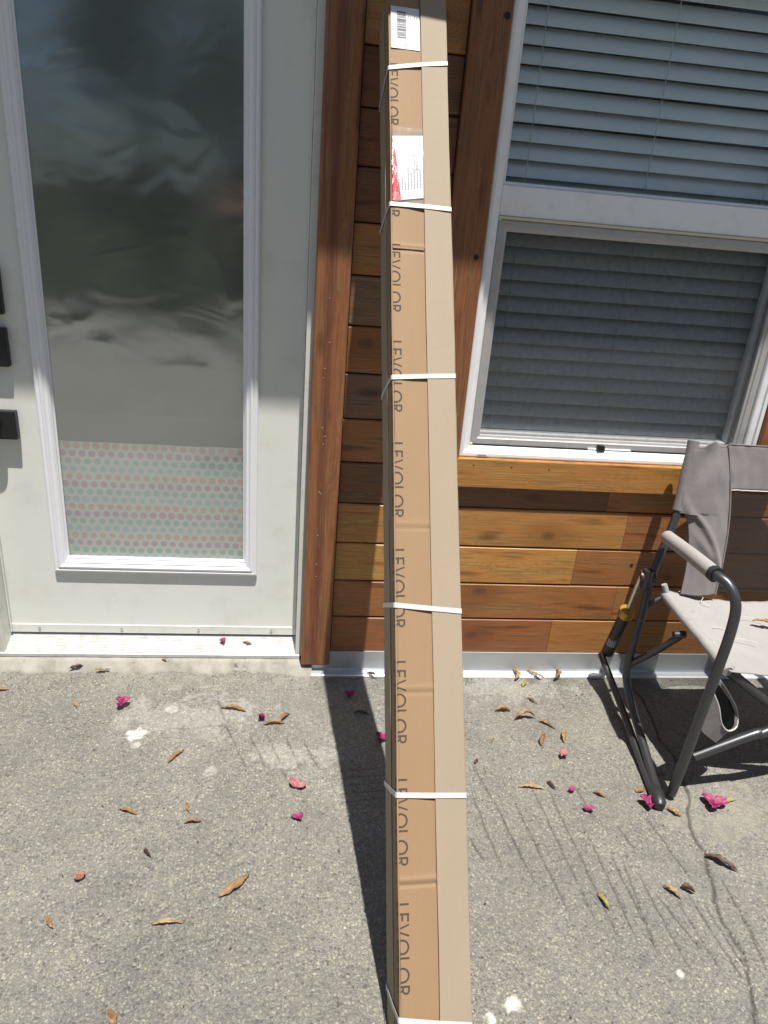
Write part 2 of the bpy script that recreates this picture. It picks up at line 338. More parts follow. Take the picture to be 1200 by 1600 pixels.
class MB:
    def __init__(s): s.v = []; s.f = []
    def add(s, vs, fs):
        b = len(s.v); s.v += [tuple(v) for v in vs]; s.f += [tuple(b + i for i in f) for f in fs]; return s
    def box(s, x0, x1, y0, y1, z0, z1):
        vs = [(x, y, z) for x in (x0, x1) for y in (y0, y1) for z in (z0, z1)]
        return s.add(vs, [(0, 1, 3, 2), (4, 6, 7, 5), (0, 4, 5, 1), (2, 3, 7, 6), (0, 2, 6, 4), (1, 5, 7, 3)])
    def extrude_x(s, prof, x0, x1):     # prof: closed list of (y,z)
        k = len(prof)
        vs = [(x0, y, z) for y, z in prof] + [(x1, y, z) for y, z in prof]
        fs = [(i, (i + 1) % k, k + (i + 1) % k, k + i) for i in range(k)] + [tuple(range(k))[::-1], tuple(range(k, 2 * k))]
        return s.add(vs, fs)
    def extrude_z(s, prof, z0, z1):     # prof: closed list of (x,y)
        k = len(prof)
        vs = [(x, y, z0) for x, y in prof] + [(x, y, z1) for x, y in prof]
        fs = [(i, (i + 1) % k, k + (i + 1) % k, k + i) for i in range(k)] + [tuple(range(k))[::-1], tuple(range(k, 2 * k))]
        return s.add(vs, fs)
    def tube(s, pts, r, seg=10, cap=True):
        pts = [Vector(p) for p in pts]; rs = r if isinstance(r, (list, tuple)) else [r] * len(pts)
        b = len(s.v); up = None
        for i, p in enumerate(pts):
            t = (pts[min(i + 1, len(pts) - 1)] - pts[max(i - 1, 0)]).normalized()
            if up is None:
                up = t.orthogonal().normalized()
            up = (up - t * up.dot(t)).normalized(); w = t.cross(up)
            for k in range(seg):
                a = 2 * math.pi * k / seg
                s.v.append(tuple(p + (up * math.cos(a) + w * math.sin(a)) * rs[i]))
        for i in range(len(pts) - 1):
            for k in range(seg):
                k2 = (k + 1) % seg
                s.f.append((b + i * seg + k, b + i * seg + k2, b + (i + 1) * seg + k2, b + (i + 1) * seg + k))
        if cap:
            s.f.append(tuple(b + k for k in range(seg))[::-1]); e = b + (len(pts) - 1) * seg
            s.f.append(tuple(e + k for k in range(seg)))
        return s
    def grid(s, P):                     # P[i][j] points
        b = len(s.v); ni = len(P); nj = len(P[0])
        for row in P: s.v += [tuple(p) for p in row]
        for i in range(ni - 1):
            for j in range(nj - 1):
                s.f.append((b + i * nj + j, b + i * nj + j + 1, b + (i + 1) * nj + j + 1, b + (i + 1) * nj + j))
        return s
    def build(s, name, mat, parent=None, smooth=False, bevel=0, seg=1, solid=0, local=None, color=None):
        me = bpy.data.meshes.new(name)
        org = ORG.get(parent, Vector((0, 0, 0))) if local is None else Vector(local)
        me.from_pydata([tuple(Vector(v) - org) for v in s.v], [], s.f)
        bm = bmesh.new(); bm.from_mesh(me)
        bmesh.ops.recalc_face_normals(bm, faces=bm.faces)
        if bevel:
            es = [e for e in bm.edges if len(e.link_faces) == 2 and e.calc_face_angle(0) > .5]
            bmesh.ops.bevel(bm, geom=es, offset=bevel, segments=seg, affect='EDGES', profile=.5, clamp_overlap=True)
        bm.to_mesh(me); bm.free()
        if smooth:
            me.polygons.foreach_set('use_smooth', [True] * len(me.polygons)); me.set_sharp_from_angle(angle=math.radians(48))
        me.materials.append(mat)
        o = bpy.data.objects.new(name, me); link(o)
        if parent is not None: o.parent = parent; ORG[o] = ORG[parent]
        elif local is not None: o.location = local; ORG[o] = Vector(local)
        if solid:
            md = o.modifiers.new('thickness', 'SOLIDIFY'); md.thickness = solid; md.offset = 0
        if color: o.color = (*color, 1)
        return o

def smooth_path(pts, n=6):
    P = [Vector(p) for p in pts]; out = []
    for i in range(len(P) - 1):
        p0 = P[max(i - 1, 0)]; p1 = P[i]; p2 = P[i + 1]; p3 = P[min(i + 2, len(P) - 1)]
        for k in range(n):
            t = k / n
            out.append(.5 * ((2 * p1) + (p2 - p0) * t + (2 * p0 - 5 * p1 + 4 * p2 - p3) * t * t + (3 * p1 - p0 - 3 * p2 + p3) * t ** 3))
    out.append(P[-1]); return out

# ================================================================== ground
def build_patio():
    st = .003; x0, x1, y0, y1 = -1.16, 1.76, -1.36, .05
    nx = int((x1 - x0) / st) + 1; ny = int((y1 - y0) / st) + 1
    X = np.linspace(x0, x1, nx); Y = np.linspace(y0, y1, ny)
    gx, gy = np.meshgrid(X, Y)
    rs = np.random.RandomState(3)
    Z = np.zeros_like(gx); dirt = np.zeros_like(gx); stain = np.zeros_like(gx); smear = np.zeros_like(gx)
    for k in range(10):
        fx, fy, ph = rs.uniform(-9, 9), rs.uniform(-9, 9), rs.uniform(0, 6.28)
        Z += .0006 * np.sin(fx * gx + fy * gy + ph)
    def val(sc, seed):
        r = np.random.RandomState(seed); g = r.rand(64, 64)
        u = (gx * sc) % 64; v = (gy * sc) % 64; i = u.astype(int) % 64; j = v.astype(int) % 64; fu = u - np.floor(u); fv = v - np.floor(v)
        fu = fu * fu * (3 - 2 * fu); fv = fv * fv * (3 - 2 * fv); i2 = (i + 1) % 64; j2 = (j + 1) % 64
        return (g[i, j] * (1 - fu) + g[i2, j] * fu) * (1 - fv) + (g[i, j2] * (1 - fu) + g[i2, j2] * fu) * fv
    n20 = val(22, 5); n80 = val(80, 6); n5 = val(5, 8)
    Z += (val(110, 9) - .5) * .0016 + (val(230, 10) - .5) * .0012
    def groove(p, q, wid, dep, dk, broken=True):
        (ax, ay), (bx, by) = p, q; pad = .02
        ix0 = max(0, int((min(ax, bx) - pad - x0) / st)); ix1 = min(nx, int((max(ax, bx) + pad - x0) / st) + 1)
        iy0 = max(0, int((min(ay, by) - pad - y0) / st)); iy1 = min(ny, int((max(ay, by) + pad - y0) / st) + 1)
        if ix1 <= ix0 or iy1 <= iy0: return
        sx = gx[iy0:iy1, ix0:ix1]; sy = gy[iy0:iy1, ix0:ix1]
        wx = sx + (n20[iy0:iy1, ix0:ix1] - .5) * (.003 if broken else .012) + (n80[iy0:iy1, ix0:ix1] - .5) * .003
        dx, dy = bx - ax, by - ay; L2 = dx * dx + dy * dy
        t = np.clip(((wx - ax) * dx + (sy - ay) * dy) / L2, 0, 1)
        d = np.hypot(wx - ax - t * dx, sy - ay - t * dy)
        m = np.exp(-(d / wid) ** 2) * (np.clip(np.minimum(t, 1 - t) * 6 + .35, 0, 1) if broken else 1)
        if broken: m = m * np.clip(n80[iy0:iy1, ix0:ix1] * 2.0 + .25, 0, 1)
        Z[iy0:iy1, ix0:ix1] -= dep * m
        dirt[iy0:iy1, ix0:ix1] = np.maximum(dirt[iy0:iy1, ix0:ix1], dk * m)
    GR = [[[0.518, -0.459], [0.541, -0.57]], [[0.548, -0.598], [0.578, -0.815]], [[0.603, -0.599], [0.634, -0.881]], [[0.669, -0.577], [0.689, -0.904]], [[0.712, -0.583], [0.727, -0.951]], [[0.79, -0.546], [0.802, -0.632]], [[0.765, -0.71], [0.767, -0.972]], [[0.801, -0.792], [0.804, -0.999]], [[0.822, -0.793], [0.801, -0.992]], [[0.848, -0.839], [0.852, -1.031]], [[0.87, -0.89], [0.904, -1.021]], [[0.909, -0.906], [0.92, -1.046]], [[0.945, -0.9], [0.955, -1.059]], [[0.97, -0.915], [0.977, -1.043]], [[1.048, -0.861], [1.04, -1.003]], [[1.042, -0.938], [1.028, -1.051]], [[0.455, -0.709], [0.472, -0.765]], [[0.493, -0.587], [0.51, -0.774]], [[0.857, -0.678], [0.867, -0.738]], [[0.949, -0.672], [0.97, -0.828]]]
    for g in GR:
        (ax, ay), (bx, by) = g; ex = .12; groove((ax - (bx - ax) * ex, ay - (by - ay) * ex), (bx + (bx - ax) * ex, by + (by - ay) * ex), .0023, .0032, .78)
    G2 = [[[-0.195, -0.261], [-0.117, -0.454]], [[-0.13, -0.291], [-0.063, -0.455]], [[-0.071, -0.306], [-0.004, -0.506]], [[-0.013, -0.321], [0.031, -0.469]], [[0.04, -0.35], [0.081, -0.458]], [[-0.235, -0.126], [-0.195, -0.261]]]
    for g in G2: groove(g[0], g[1], .0027, .0025, .6)
    for k in range(5): groove((.13, -.47 - .028 * k), (.30, -.455 - .028 * k), .0028, .002, .35)
    CR = [[1.163, -0.069], [1.168, -0.157], [1.147, -0.271], [1.132, -0.346], [1.141, -0.431], [1.108, -0.57], [1.048, -0.682], [1.048, -0.763], [1.023, -0.838], [0.992, -0.906], [0.993, -0.971], [0.988, -1.03], [0.96, -1.098], [0.934, -1.172], [.90, -1.36]]
    for a, b in zip(CR, CR[1:]): groove(a, b, .0042, .004, .85, False)
    CL = [[-0.342, -0.283], [-0.287, -0.286], [-0.234, -0.272], [-0.187, -0.275]]
    for a, b in zip(CL, CL[1:]): groove(a, b, .0026, .002, .4, False)
    def blob(arr, cx, cy, rx, ry, amp, rough=.6):
        d = np.hypot((gx - cx) / rx, (gy - cy) / ry) + (n20 - .5) * rough * 1.4 + (n80 - .5) * rough
        arr[:] = np.maximum(arr, amp * np.clip((1.05 - d) * 3, 0, 1))
    blob(stain, -.439, -.31, .038, .030, 1.3, .5); blob(stain, -.43, -.35, .02, .02, .6)
    blob(stain, .454, -1.108, .018, .014, 1.3, 1.0); blob(stain, .402, -1.138, .010, .017, 1.2, 1.0); blob(stain, .828, -1.065, .006, .008, 1.0, .8)
    blob(stain, -.30, -.23, .20, .09, .24, 1.0); blob(stain, -.36, -.20, .03, .014, .6); blob(stain, -.21, -.46, .02, .02, .4)
    blob(stain, .62, -.09, .26, .06, .22, 1.0); blob(stain, .02, -.40, .10, .05, .25, 1.)
    blob(smear, 1.25, -.66, .20, .11, .9, .9); blob(smear, 1.23, -.045, .07, .014, .8); blob(smear, 1.36, -.05, .05, .012, .8); blob(smear, -.5, -.05, .5, .05, .5, 1.2)
    blob(smear, .9, -.30, .20, .10, .35, 1.1)
    d = (gy > -.14) * np.clip((gy + .14) / .12, 0, 1) * np.clip(n20 * 1.6 + n5 - .95, 0, 1) * .6; dirt[:] = np.maximum(dirt, d * (gx > .05))
    for k in range(60):
        blob(dirt, rs.uniform(-1., 1.4), rs.uniform(-1.3, -.02), rs.uniform(.002, .006), rs.uniform(.002, .006), rs.uniform(.4, .8), .3)
    co = np.stack([gx, gy, Z], -1).reshape(-1, 3).astype(np.float32)
    idx = np.arange(nx * ny).reshape(ny, nx)
    q = np.stack([idx[:-1, :-1], idx[:-1, 1:], idx[1:, 1:], idx[1:, :-1]], -1).reshape(-1, 4).astype(np.int32)
    me = bpy.data.meshes.new('patio'); me.vertices.add(len(co)); me.vertices.foreach_set('co', co.ravel())
    me.loops.add(q.size); me.loops.foreach_set('vertex_index', q.ravel())
    me.polygons.add(len(q)); me.polygons.foreach_set('loop_start', np.arange(0, q.size, 4, dtype=np.int32))
    me.update(); me.polygons.foreach_set('use_smooth', np.ones(len(q), dtype=bool))
    for nm, arr in (('dirt', dirt), ('stain', stain), ('smear', smear)):
        at = me.attributes.new(nm, 'FLOAT', 'POINT'); at.data.foreach_set('value', arr.ravel().astype(np.float32))
    me.materials.append(M['concrete'])
    o = link(bpy.data.objects.new('patio', me)); tag(o, kind='structure')
build_patio()
dw = MB().add([(-60, -9, -.008), (60, -9, -.008), (60, .2, -.008), (-60, .2, -.008)], [(0, 1, 2, 3)]).build('driveway', M['concrete']); tag(dw, kind='structure')
lawn = MB().add([(-200, -300, -.012), (200, -300, -.012), (200, -8.9, -.012), (-200, -8.9, -.012)], [(0, 1, 2, 3)]).build('lawn', M['grass']); tag(lawn, kind='structure')

# mortar fillet under the threshold, ragged along its lower edge
mb = MB(); rows = []
for i in range(181):
    x = -1.02 + 1.082 * i / 180
    e = -.012 + .018 * mnoise.noise(Vector((x * 9, 3, 0))) + .012 * mnoise.noise(Vector((x * 34, 7, 0)))
    sh = -.022 * min(1, max(0, (x + .03) / .04)); e += sh
    rows.append([(x, .10, .040), (x, .022, .037 + .002 * mnoise.noise(Vector((x * 20, 1, 0)))), (x, .008 + sh, .026 + .004 * mnoise.noise(Vector((x * 14, 5, 0)))), (x, e + .008, .0075), (x, e, .002), (x, e - .002, -.006)])
tag(mb.grid(rows).build('mortar_strip', M['mortar'], smooth=True), kind='structure')

# ================================================================== the house wall
WX0, WX1, WZ0, WZ1 = .4735, 1.42, .778, 2.08         # window frame outline
wall = thing('siding_wall', (.6, .03, 0), 'reclaimed wooden plank siding wall around the door and the window', 'wall')
mb = MB()
for b in ((-3.2, -1.0, .017, .16, 0, 2.9), (.03, WX0 - .002, .017, .16, 0, 2.9), (WX1 + .002, 3.6, .017, .16, 0, 2.9), (WX0 - .002, WX1 + .002, .017, .16, 0, WZ0 - .002), (WX0 - .002, WX1 + .002, .017, .16, WZ1 + .002, 2.9), (-1.0, .03, .017, .16, 2.14, 2.9)):
    mb.box(*b)
mb.build('sheathing', M['sheath'], wall)
PAL = {'gold': (.46, .26, .085), 'yellow': (.53, .325, .108), 'brown': (.37, .195, .075), 'red': (.35, .172, .070), 'dark': (.19, .105, .055), 'grey': (.22, .150, .095), 'tan': (.36, .20, .075)}
ROW0, PITCH = .083, .1325
left_cols = ['red', 'brown', 'yellow', 'tan', 'dark', 'tan', 'grey', 'brown', 'grey', 'tan', 'dark', 'dark', 'dark', 'gold', 'brown', 'tan', 'dark', 'gold', 'brown', 'tan', 'brown']
JOIN = {0: [('red', .867), ('gold', 1.62), ('brown', 2.5)], 1: [('brown', 1.072), ('tan', 1.9), ('red', 2.7)], 2: [('yellow', .907), ('brown', 1.75), ('tan', 2.4)], 3: [('gold', 1.055), ('red', 1.66), ('gold', 2.6)], 4: [('dark', .976), ('brown', 1.8), ('yellow', 2.5)]}
KNOT = {(0, 0): (.592, .150, 0), (3, 0): (.80, .522, 0), (1, 0): (.60, .318, 0), (2, 1): (1.236, .385, 0)}
def plank(x0, x1, row, colname, knot=None):
    z0 = ROW0 + row * PITCH; z1 = z0 + PITCH - .0035
    dy = rnd.uniform(-.0012, .0012); b = .0035
    prof = [(.0165, z0), (.0165, z1), (dy + b * 1.1, z1), (dy, z1 - b), (dy - .0006, (z0 + z1) / 2), (dy, z0 + b), (dy + b * 1.1, z0)]
    c = PAL[colname]; j = rnd.uniform(.9, 1.1); c = tuple(v * j * rnd.uniform(.96, 1.04) for v in c)
    o = MB().extrude_x(prof, x0 + .0006, x1 - .0006).build('plank', M['wood_h'], wall, color=c)
    o['knot'] = tuple(float(v) for v in (knot or (90, 90, 0)))
TL, TR = .119, .372                                   # inner edges of the two casings
names = list(PAL)
for r in range(21):
    zc = ROW0 + (r + .5) * PITCH
    if zc > 2.85: break
    lc = left_cols[r % len(left_cols)]
    if r in JOIN:
        x = TL + .002
        jl = [(lc, .30)] + JOIN[r]
        if r in (0, 1, 2, 3): jl = [(JOIN[r][0][0], JOIN[r][0][1])] + JOIN[r][1:]
        for i, (cn, xe) in enumerate(jl):
            kk = KNOT.get((r, i)); plank(x, xe, r, cn, kk); x = xe
        plank(x, 3.5, r, rnd.choice(names))
    elif zc < WZ1 + .1:
        plank(TL + .002, TR - .002 if r > 4 else .46, r, lc, (.20 + rnd.uniform(-.05, .1), zc + rnd.uniform(-.04, .04), 0) if r % 3 == 1 else None)
        x = 1.525
        while x < 3.5:
            xe = min(3.5, x + rnd.uniform(.5, 1.2)); plank(x, xe, r, rnd.choice(names)); x = xe
    else:
        x = TL + .002
        while x < 3.5:
            xe = min(3.5, x + rnd.uniform(.5, 1.2)); plank(x, xe, r, rnd.choice(names)); x = xe
    x = -3.1
    while x < -1.04:
        xe = min(-1.036, x + rnd.uniform(.5, 1.2)); plank(x, xe, r, rnd.choice(names)); x = xe
# screw holes left in the boards
for (x, z) in ((1.104, .427),):
    MB().tube([(x, -.0006 if z < .6 else -.0212, z), (x, .004 if z < .6 else -.016, z)], .006 if z < .6 else .0028, 10).build('nail_hole', M['seal'], wall)
# base flashing: vertical leaf, then a lip lying on the patio
fl = thing('base_flashing', (.06, 0, 0), 'silver metal flashing strip along the foot of the plank wall', 'flashing')
mb = MB(); P = []
for i in range(120):
    x = .061 + 3.4 * i / 119; w = .0009 * math.sin(x * 7) + .0012 * mnoise.noise(Vector((x * 8, 0, 0)))
    P.append([(x, .010, .0835), (x, -.0045, .0830), (x, -.0050 + w, .050), (x, -.0060 + w, .018), (x, -.009, .0125), (x, -.030, .0085 + w), (x, -.0345, .0060 + w), (x, -.0355, .0005)])
mb.grid(P).build('flashing_strip', M['flash'], fl, solid=.0009)
for (x) in (.14, .98, 1.8):
    MB().tube([(x, -.0075, .026), (x, -.004, .026)], .004, 8).build('rivet', M['screw'], fl)
# casing around the window
wc = thing('window_casing', (1, 0, .68), 'brown wooden boards framing the white window', 'window trim')
def board(name, parent, x0, x1, y0, y1, z0, z1, mat, col, knot=(90, 90, 90), bevel=.004, seg=2):
    o = MB().box(x0, x1, y0, y1, z0, z1).build(name, mat, parent, bevel=bevel, seg=seg, color=col); o['knot'] = tuple(float(k) for k in knot); return o
board('side_board', wc, TR, WX0 - .001, -.020, .016, .688, 2.78, M['wood_v'], (.28, .142, .068), (.5, .458, 90))
board('side_board', wc, WX1 + .001, 1.522, -.020, .016, .688, 2.78, M['wood_v'], (.34, .165, .07))
board('sill_board', wc, TR + .0, 1.522, -.021, .016, .686, .7775, M['wood_h'], (.47, .275, .085), bevel=.003)
bpy.context.view_layer.update()
MB().tube([(.452, -.0212, 1.343), (.452, -.014, 1.343)], .007, 10).build('screw', M['black'], wc)
MB().tube([(.458, -.0212, 1.89), (.458, -.014, 1.89)], .008, 10).build('screw', M['black'], wc)
for k in range(3):
    MB().tube([(.52 + k * .118, -.0216, .758 - .002 * k), (.52 + k * .118, -.017, .758 - .002 * k)], .0022, 8).build('nail_head', M['black'], wc)

# ================================================================== window
win = thing('sash_window', (.95, 0, .778), 'white vinyl sash window with insect screen over its lower half', 'window')
def frame_rect(x0, x1, z0, z1, w, prof, name, mat, parent, bevel=0):
    # mitred frame; prof: list of (inward offset 0..w, y) closed polygon
    corners = [(x0, z0, 1, 1), (x1, z0, -1, 1), (x1, z1, -1, -1), (x0, z1, 1, -1)]
    k = len(prof); mb = MB(); vs = []
    for cx, cz, sx, sz in corners:
        for off, y in prof: vs.append((cx + sx * off, y, cz + sz * off))
    fs = []
    for c in range(4):
        c2 = (c + 1) % 4
        for i in range(k): fs.append((c * k + i, c * k + (i + 1) % k, c2 * k + (i + 1) % k, c2 * k + i))
    return mb.add(vs, fs).build(name, mat, parent, bevel=bevel, seg=2)
frame_rect(WX0, WX1, WZ0, WZ1, .034, [(0, .10), (0, -.003), (.004, -.006), (.014, -.006), (.016, .001), (.030, .004), (.033, .008), (.034, .10)], 'frame', M['vinyl'], win, .0012)
MRZ = 1.487
board('meeting_rail', win, WX0 + .034, WX1 - .034, .012, .058, 1.452, 1.527, M['vinyl'], (.8, .8, .8), bevel=.003)
board('rail_bead', win, WX0 + .034, WX1 - .034, .008, .030, 1.444, 1.4515, M['beige'], (.8, .8, .8), bevel=.001)
frame_rect(WX0 + .0345, WX1 - .0345, 1.5275, WZ1 - .0345, .01, [(0, .07), (0, .022), (.006, .020), (.009, .026), (.010, .07)], 'upper_sash', M['vinyl'], win, .001)
MB().box(.512, 1.381, .046, .050, 1.53, 2.04).build('upper_pane', M['wglass'], win)
frame_rect(WX0 + .0345, WX1 - .0345, WZ0 + .0345, 1.4435, .03, [(0, .040), (0, .016), (.003, .014), (.020, .014), (.022, .018), (.0295, .020), (.030, .040)], 'screen_frame', M['greyframe'], win, .001)
MB().box(.5375, 1.356, .0285, .0290, .8425, 1.4145).build('insect_screen', M['screen'], win)
frame_rect(WX0 + .036, WX1 - .036, WZ0 + .036, 1.4515, .034, [(0, .075), (0, .046), (.006, .044), (.030, .050), (.034, .075)], 'lower_sash', M['vinyl'], win, .001)
MB().box(.543, 1.350, .060, .064, .848, 1.417).build('lower_pane', M['wglass'], win)
for x0, x1, z0, z1, y0 in ((.5075, 1.386, WZ0 + .0325, WZ0 + .0342, .010),):
    board('gasket', win, x0, x1, y0, .040, z0, z1, M['seal'], (0, 0, 0), bevel=0)
board('corner_clip', win, .5065, .5145, .006, .013, .808, .8185, M['beige'], (0, 0, 0), bevel=.001)
board('corner_clip', win, .5065, .5155, .006, .013, 1.440, 1.4500, M['beige'], (0, 0, 0), bevel=.001)
board('weep_cover', win, .528, .562, -.0085, -.0055, .7835, .7915, M['vinyl'], (0, 0, 0), bevel=.001)
board('weep_slot', win, .532, .558, -.0092, -.0080, .7862, .7890, M['greyframe'], (0, 0, 0), bevel=0)
MB().add([(.906, .0135, .815), (.934, .0135, .812), (.934, .002, .813), (.908, .000, .816), (.909, .0135, .832), (.931, .0135, .829), (.930, .004, .829), (.911, .003, .831)], [(0, 1, 2, 3), (4, 7, 6, 5), (0, 4, 5, 1), (1, 5, 6, 2), (2, 6, 7, 3), (3, 7, 4, 0)]).build('screen_tab', M['black'], win, bevel=.001)
board('tab_rail', win, .88, 1.02, .009, .0145, .8135, .8180, M['vinyl'], (0, 0, 0), bevel=.001)

# blind behind the panes
bl = thing('window_blind', (.95, .11, .80), 'closed grey horizontal slat blind hanging behind the white window', 'blind')
BX0, BX1 = .503, 1.372
sp = []
for i in range(7):
    t = i / 6 - .5; sp.append((t * .050, .0035 * (1 - 4 * t * t)))
prof = [(a, b) for a, b in sp] + [(a, b - .0026) for a, b in sp[::-1]]
ang = math.radians(60.5)
pr = [(b * math.sin(ang) * -1 + a * math.cos(ang), a * math.sin(ang) + b * math.cos(ang) * 1) for a, b in prof]
pr = [(-y, z) if False else (y, z) for y, z in pr]
proto = MB().extrude_x(pr, BX0, BX1)
proto_me = None
for k in range(28):
    z = .868 + k * .0443
    if z > 2.02: break
    if proto_me is None:
        o = proto.build('slat', M['slat'], bl, local=(0, 0, 0)); proto_me = o.data
    else:
        o = bpy.data.objects.new('slat', proto_me); link(o); o.parent = bl
    o.location = Vector((0 + rnd.uniform(-.001, .001), .105, z)) - ORG[bl]
    o.rotation_euler = (math.radians(rnd.uniform(-1.2, 1.2)), math.radians(rnd.uniform(-.12, .12)), 0)
MB().box(BX0, BX1, .082, .128, .818, .838).build('bottom_rail', M['slat'], bl, bevel=.004, seg=2)
MB().box(BX0, BX1, .075, .135, 2.02, 2.06).build('head_rail', M['slat'], bl, bevel=.002)
for x in (.585, .93, 1.285):
    MB().tube([(x, .0815, .83), (x + .001, .081, 1.4), (x, .0815, 2.02)], .0011, 6).build('ladder_cord', M['cord'], bl)

# ================================================================== door
DY = .087
SX0, SX1, SZ0, SZ1 = -.911, .003, .088, 2.105
GX0, GX1, GZ0, GZ1 = -.717, -.168, .360, 1.975
door = thing('entry_door', (-.45, DY, .09), 'off white entry door with a tall reflective glass pane', 'door')
mb = MB(); yf, yb = DY, DY + .044
for b in ((SX0, GX0 - .006, yf, yb, SZ0, SZ1), (GX1 + .006, SX1, yf, yb, SZ0, SZ1), (GX0 - .006, GX1 + .006, yf, yb, SZ0, GZ0 - .006), (GX0 - .006, GX1 + .006, yf, yb, GZ1 + .006, SZ1)): mb.box(*b)
o = mb.build('slab', M['door'], door)
frame_rect(-.757, -.127, .315, GZ1 + .045, .04, [(.001, DY + .002), (.0, DY - .006), (.003, DY - .011), (.008, DY - .0125), (.013, DY - .010), (.016, DY - .013), (.022, DY - .014), (.026, DY - .009), (.031, DY - .007), (.034, DY - .0085), (.0405, DY - .001), (.0405, DY + .006)], 'lite_moulding', M['mould'], door, .0008)
MB().box(GX0 + .001, GX1 - .001, DY + .009, DY + .013, GZ0 + .001, GZ1 - .001).build('glass_pane', M['film'], door)
frame_rect(GX0 - .001, GX1 + .001, GZ0 - .001, GZ1 + .001, .006, [(0, DY + .012), (0, DY + .003), (.005, DY + .0075), (.006, DY + .0085)], 'glazing_seal', M['mould'], door)
sw = MB().add([(x, y, z) for x in (SX0 + .001, SX1 - .001) for (y, z) in ((DY - .0005, .1190), (DY - .0035, .1185), (DY - .0040, .0900), (DY - .0005, .0885))], [(0, 1, 5, 4), (1, 2, 6, 5), (2, 3, 7, 6), (0, 4, 7, 3), (0, 3, 2, 1), (4, 5, 6, 7)]).build('door_sweep', M['jamb'], door)
for x in (-.824, -.566, -.318, -.077):
    MB().tube([(x, DY - .0075, .1065), (x, DY - .0065, .1065), (x, DY - .003, .1065)], [.002, .0042, .0042], 10).build('screw', M['screw'], door, smooth=False)
# black hardware: two square plates and a lever
hx = -.864
def plate(nm, z0, z1, parent=door): return MB().box(hx - .052, hx + .052, DY - .024, DY - .0005, z0, z1).build(nm, M['black'], parent, bevel=.003, seg=2)
dbp = plate('deadbolt', 1.100, 1.225)
MB().tube([(hx, DY - .034, 1.16), (hx, DY - .024, 1.16)], .024, 20).build('thumb_turn', M['black'], dbp)
kp = plate('keypad', .958, 1.064)
for i in range(3):
    for j in range(3):
        MB().box(hx - .032 + .024 * i, hx - .016 + .024 * i, DY - .0265, DY - .0238, .985 + .022 * j, .999 + .022 * j).build('key', M['plastic_black'], kp, bevel=.001)
rp = plate('rosette', .748, .832)
MB().tube(smooth_path([(hx, DY - .02, .79), (hx, DY - .034, .79), (hx - .004, DY - .040, .789), (hx - .03, DY - .042, .785), (hx - .11, DY - .040, .778)], 5), [.011] * 16 + [.010, .009, .009, .008, .008], 12).build('lever', M['black'], rp, smooth=True)
# curtain panel just behind the glass
cu = MB(); P = []
for i in range(60):
    x = GX0 - .02 + (GX1 - GX0 + .04) * i / 59
    P.append([(x, DY + .036 + .0035 * math.sin(x * 42 + 1.3 * math.sin(x * 9)) * (.4 + .6 * (k / 6)), (.733 - .42 * k / 6)) for k in range(7)])
tag(cu.grid(P).build('dotted_curtain', M['dots'], solid=.0012, local=(-.44, DY + .036, .32)), 'pale half curtain with rows of orange, purple and teal dots behind the door glass', 'curtain')

# frame of the door: jambs, head, threshold, wooden casings
df = thing('door_frame', (-.45, .06, .03), 'white door frame with ridged metal threshold and brown wooden casing', 'door frame')
for sx, x in ((-1, SX0 - .003), (1, SX1 + .003)):
    a, b = sorted((x, x + sx * .021)); board('jamb', df, a, b, .0225, .15, .047, 2.13, M['jamb'], (0, 0, 0), bevel=.002)
    a, b = sorted((x - sx * .0, x + sx * .010)); board('weatherstrip', df, *( (x - .006, x - .0005) if sx > 0 else (x + .0005, x + .006)), DY - .010, DY - .0008, .092, 2.11, M['jamb'], (0, 0, 0), bevel=.002)
board('head_jamb', df, SX0 - .002, SX1 + .002, .0225, .15, 2.109, 2.13, M['jamb'], (0, 0, 0), bevel=.002)
prof = [(.150, .040), (.150, .0845), (.090, .0835)]
nr = 12
for i in range(nr):
    t0 = i / nr; y = .088 - .066 * t0; z = .0800 - .0275 * t0
    prof += [(y, z), (y - .0032, z - .0002), (y - .0040, z - .0030), (y - .0052, z - .0034)]
prof += [(.0195, .049), (.0195, .038)]
MB().extrude_x(prof, SX0 - .030, SX1 + .018).build('threshold', M['alu'], df)
MB().box(SX0, SX1, DY - .0006, DY + .04, .0845, .0878).build('threshold_gap', M['seal'], df)
CASE = (.31, .160, .076)
board('casing', df, .0255, TL, -.020, .0165, .036, 2.25, M['wood_v'], CASE, (90, 90, .060), bevel=.0065, seg=3)
board('casing', df, -1.034, -.9345, -.020, .0165, .036, 2.25, M['wood_v'], CASE, (90, 90, -.99), bevel=.0065, seg=3)
board('head_casing', df, -.933, .024, -.020, .0165, 2.132, 2.25, M['wood_h'], CASE, bevel=.0065, seg=3)
for i in range(12):
    z = rnd.uniform(.15, 1.25)
    if z > 1.3: continue
    x = .064 + rnd.uniform(-.007, .007)
    MB().tube([(x, -.0208, z), (x, -.0195, z + .0005)], .0013, 6).build('sap_bead', M['thread'], df)

# room behind, so that the panes look into a dim interior
rm = MB().box(-3, 3.5, .165, 3.2, .0, 2.75)
rm.f = [f for k, f in enumerate(rm.f) if k != 2]
rm.build('room_shell', M['interior']); tag(bpy.data.objects['room_shell'], kind='structure')

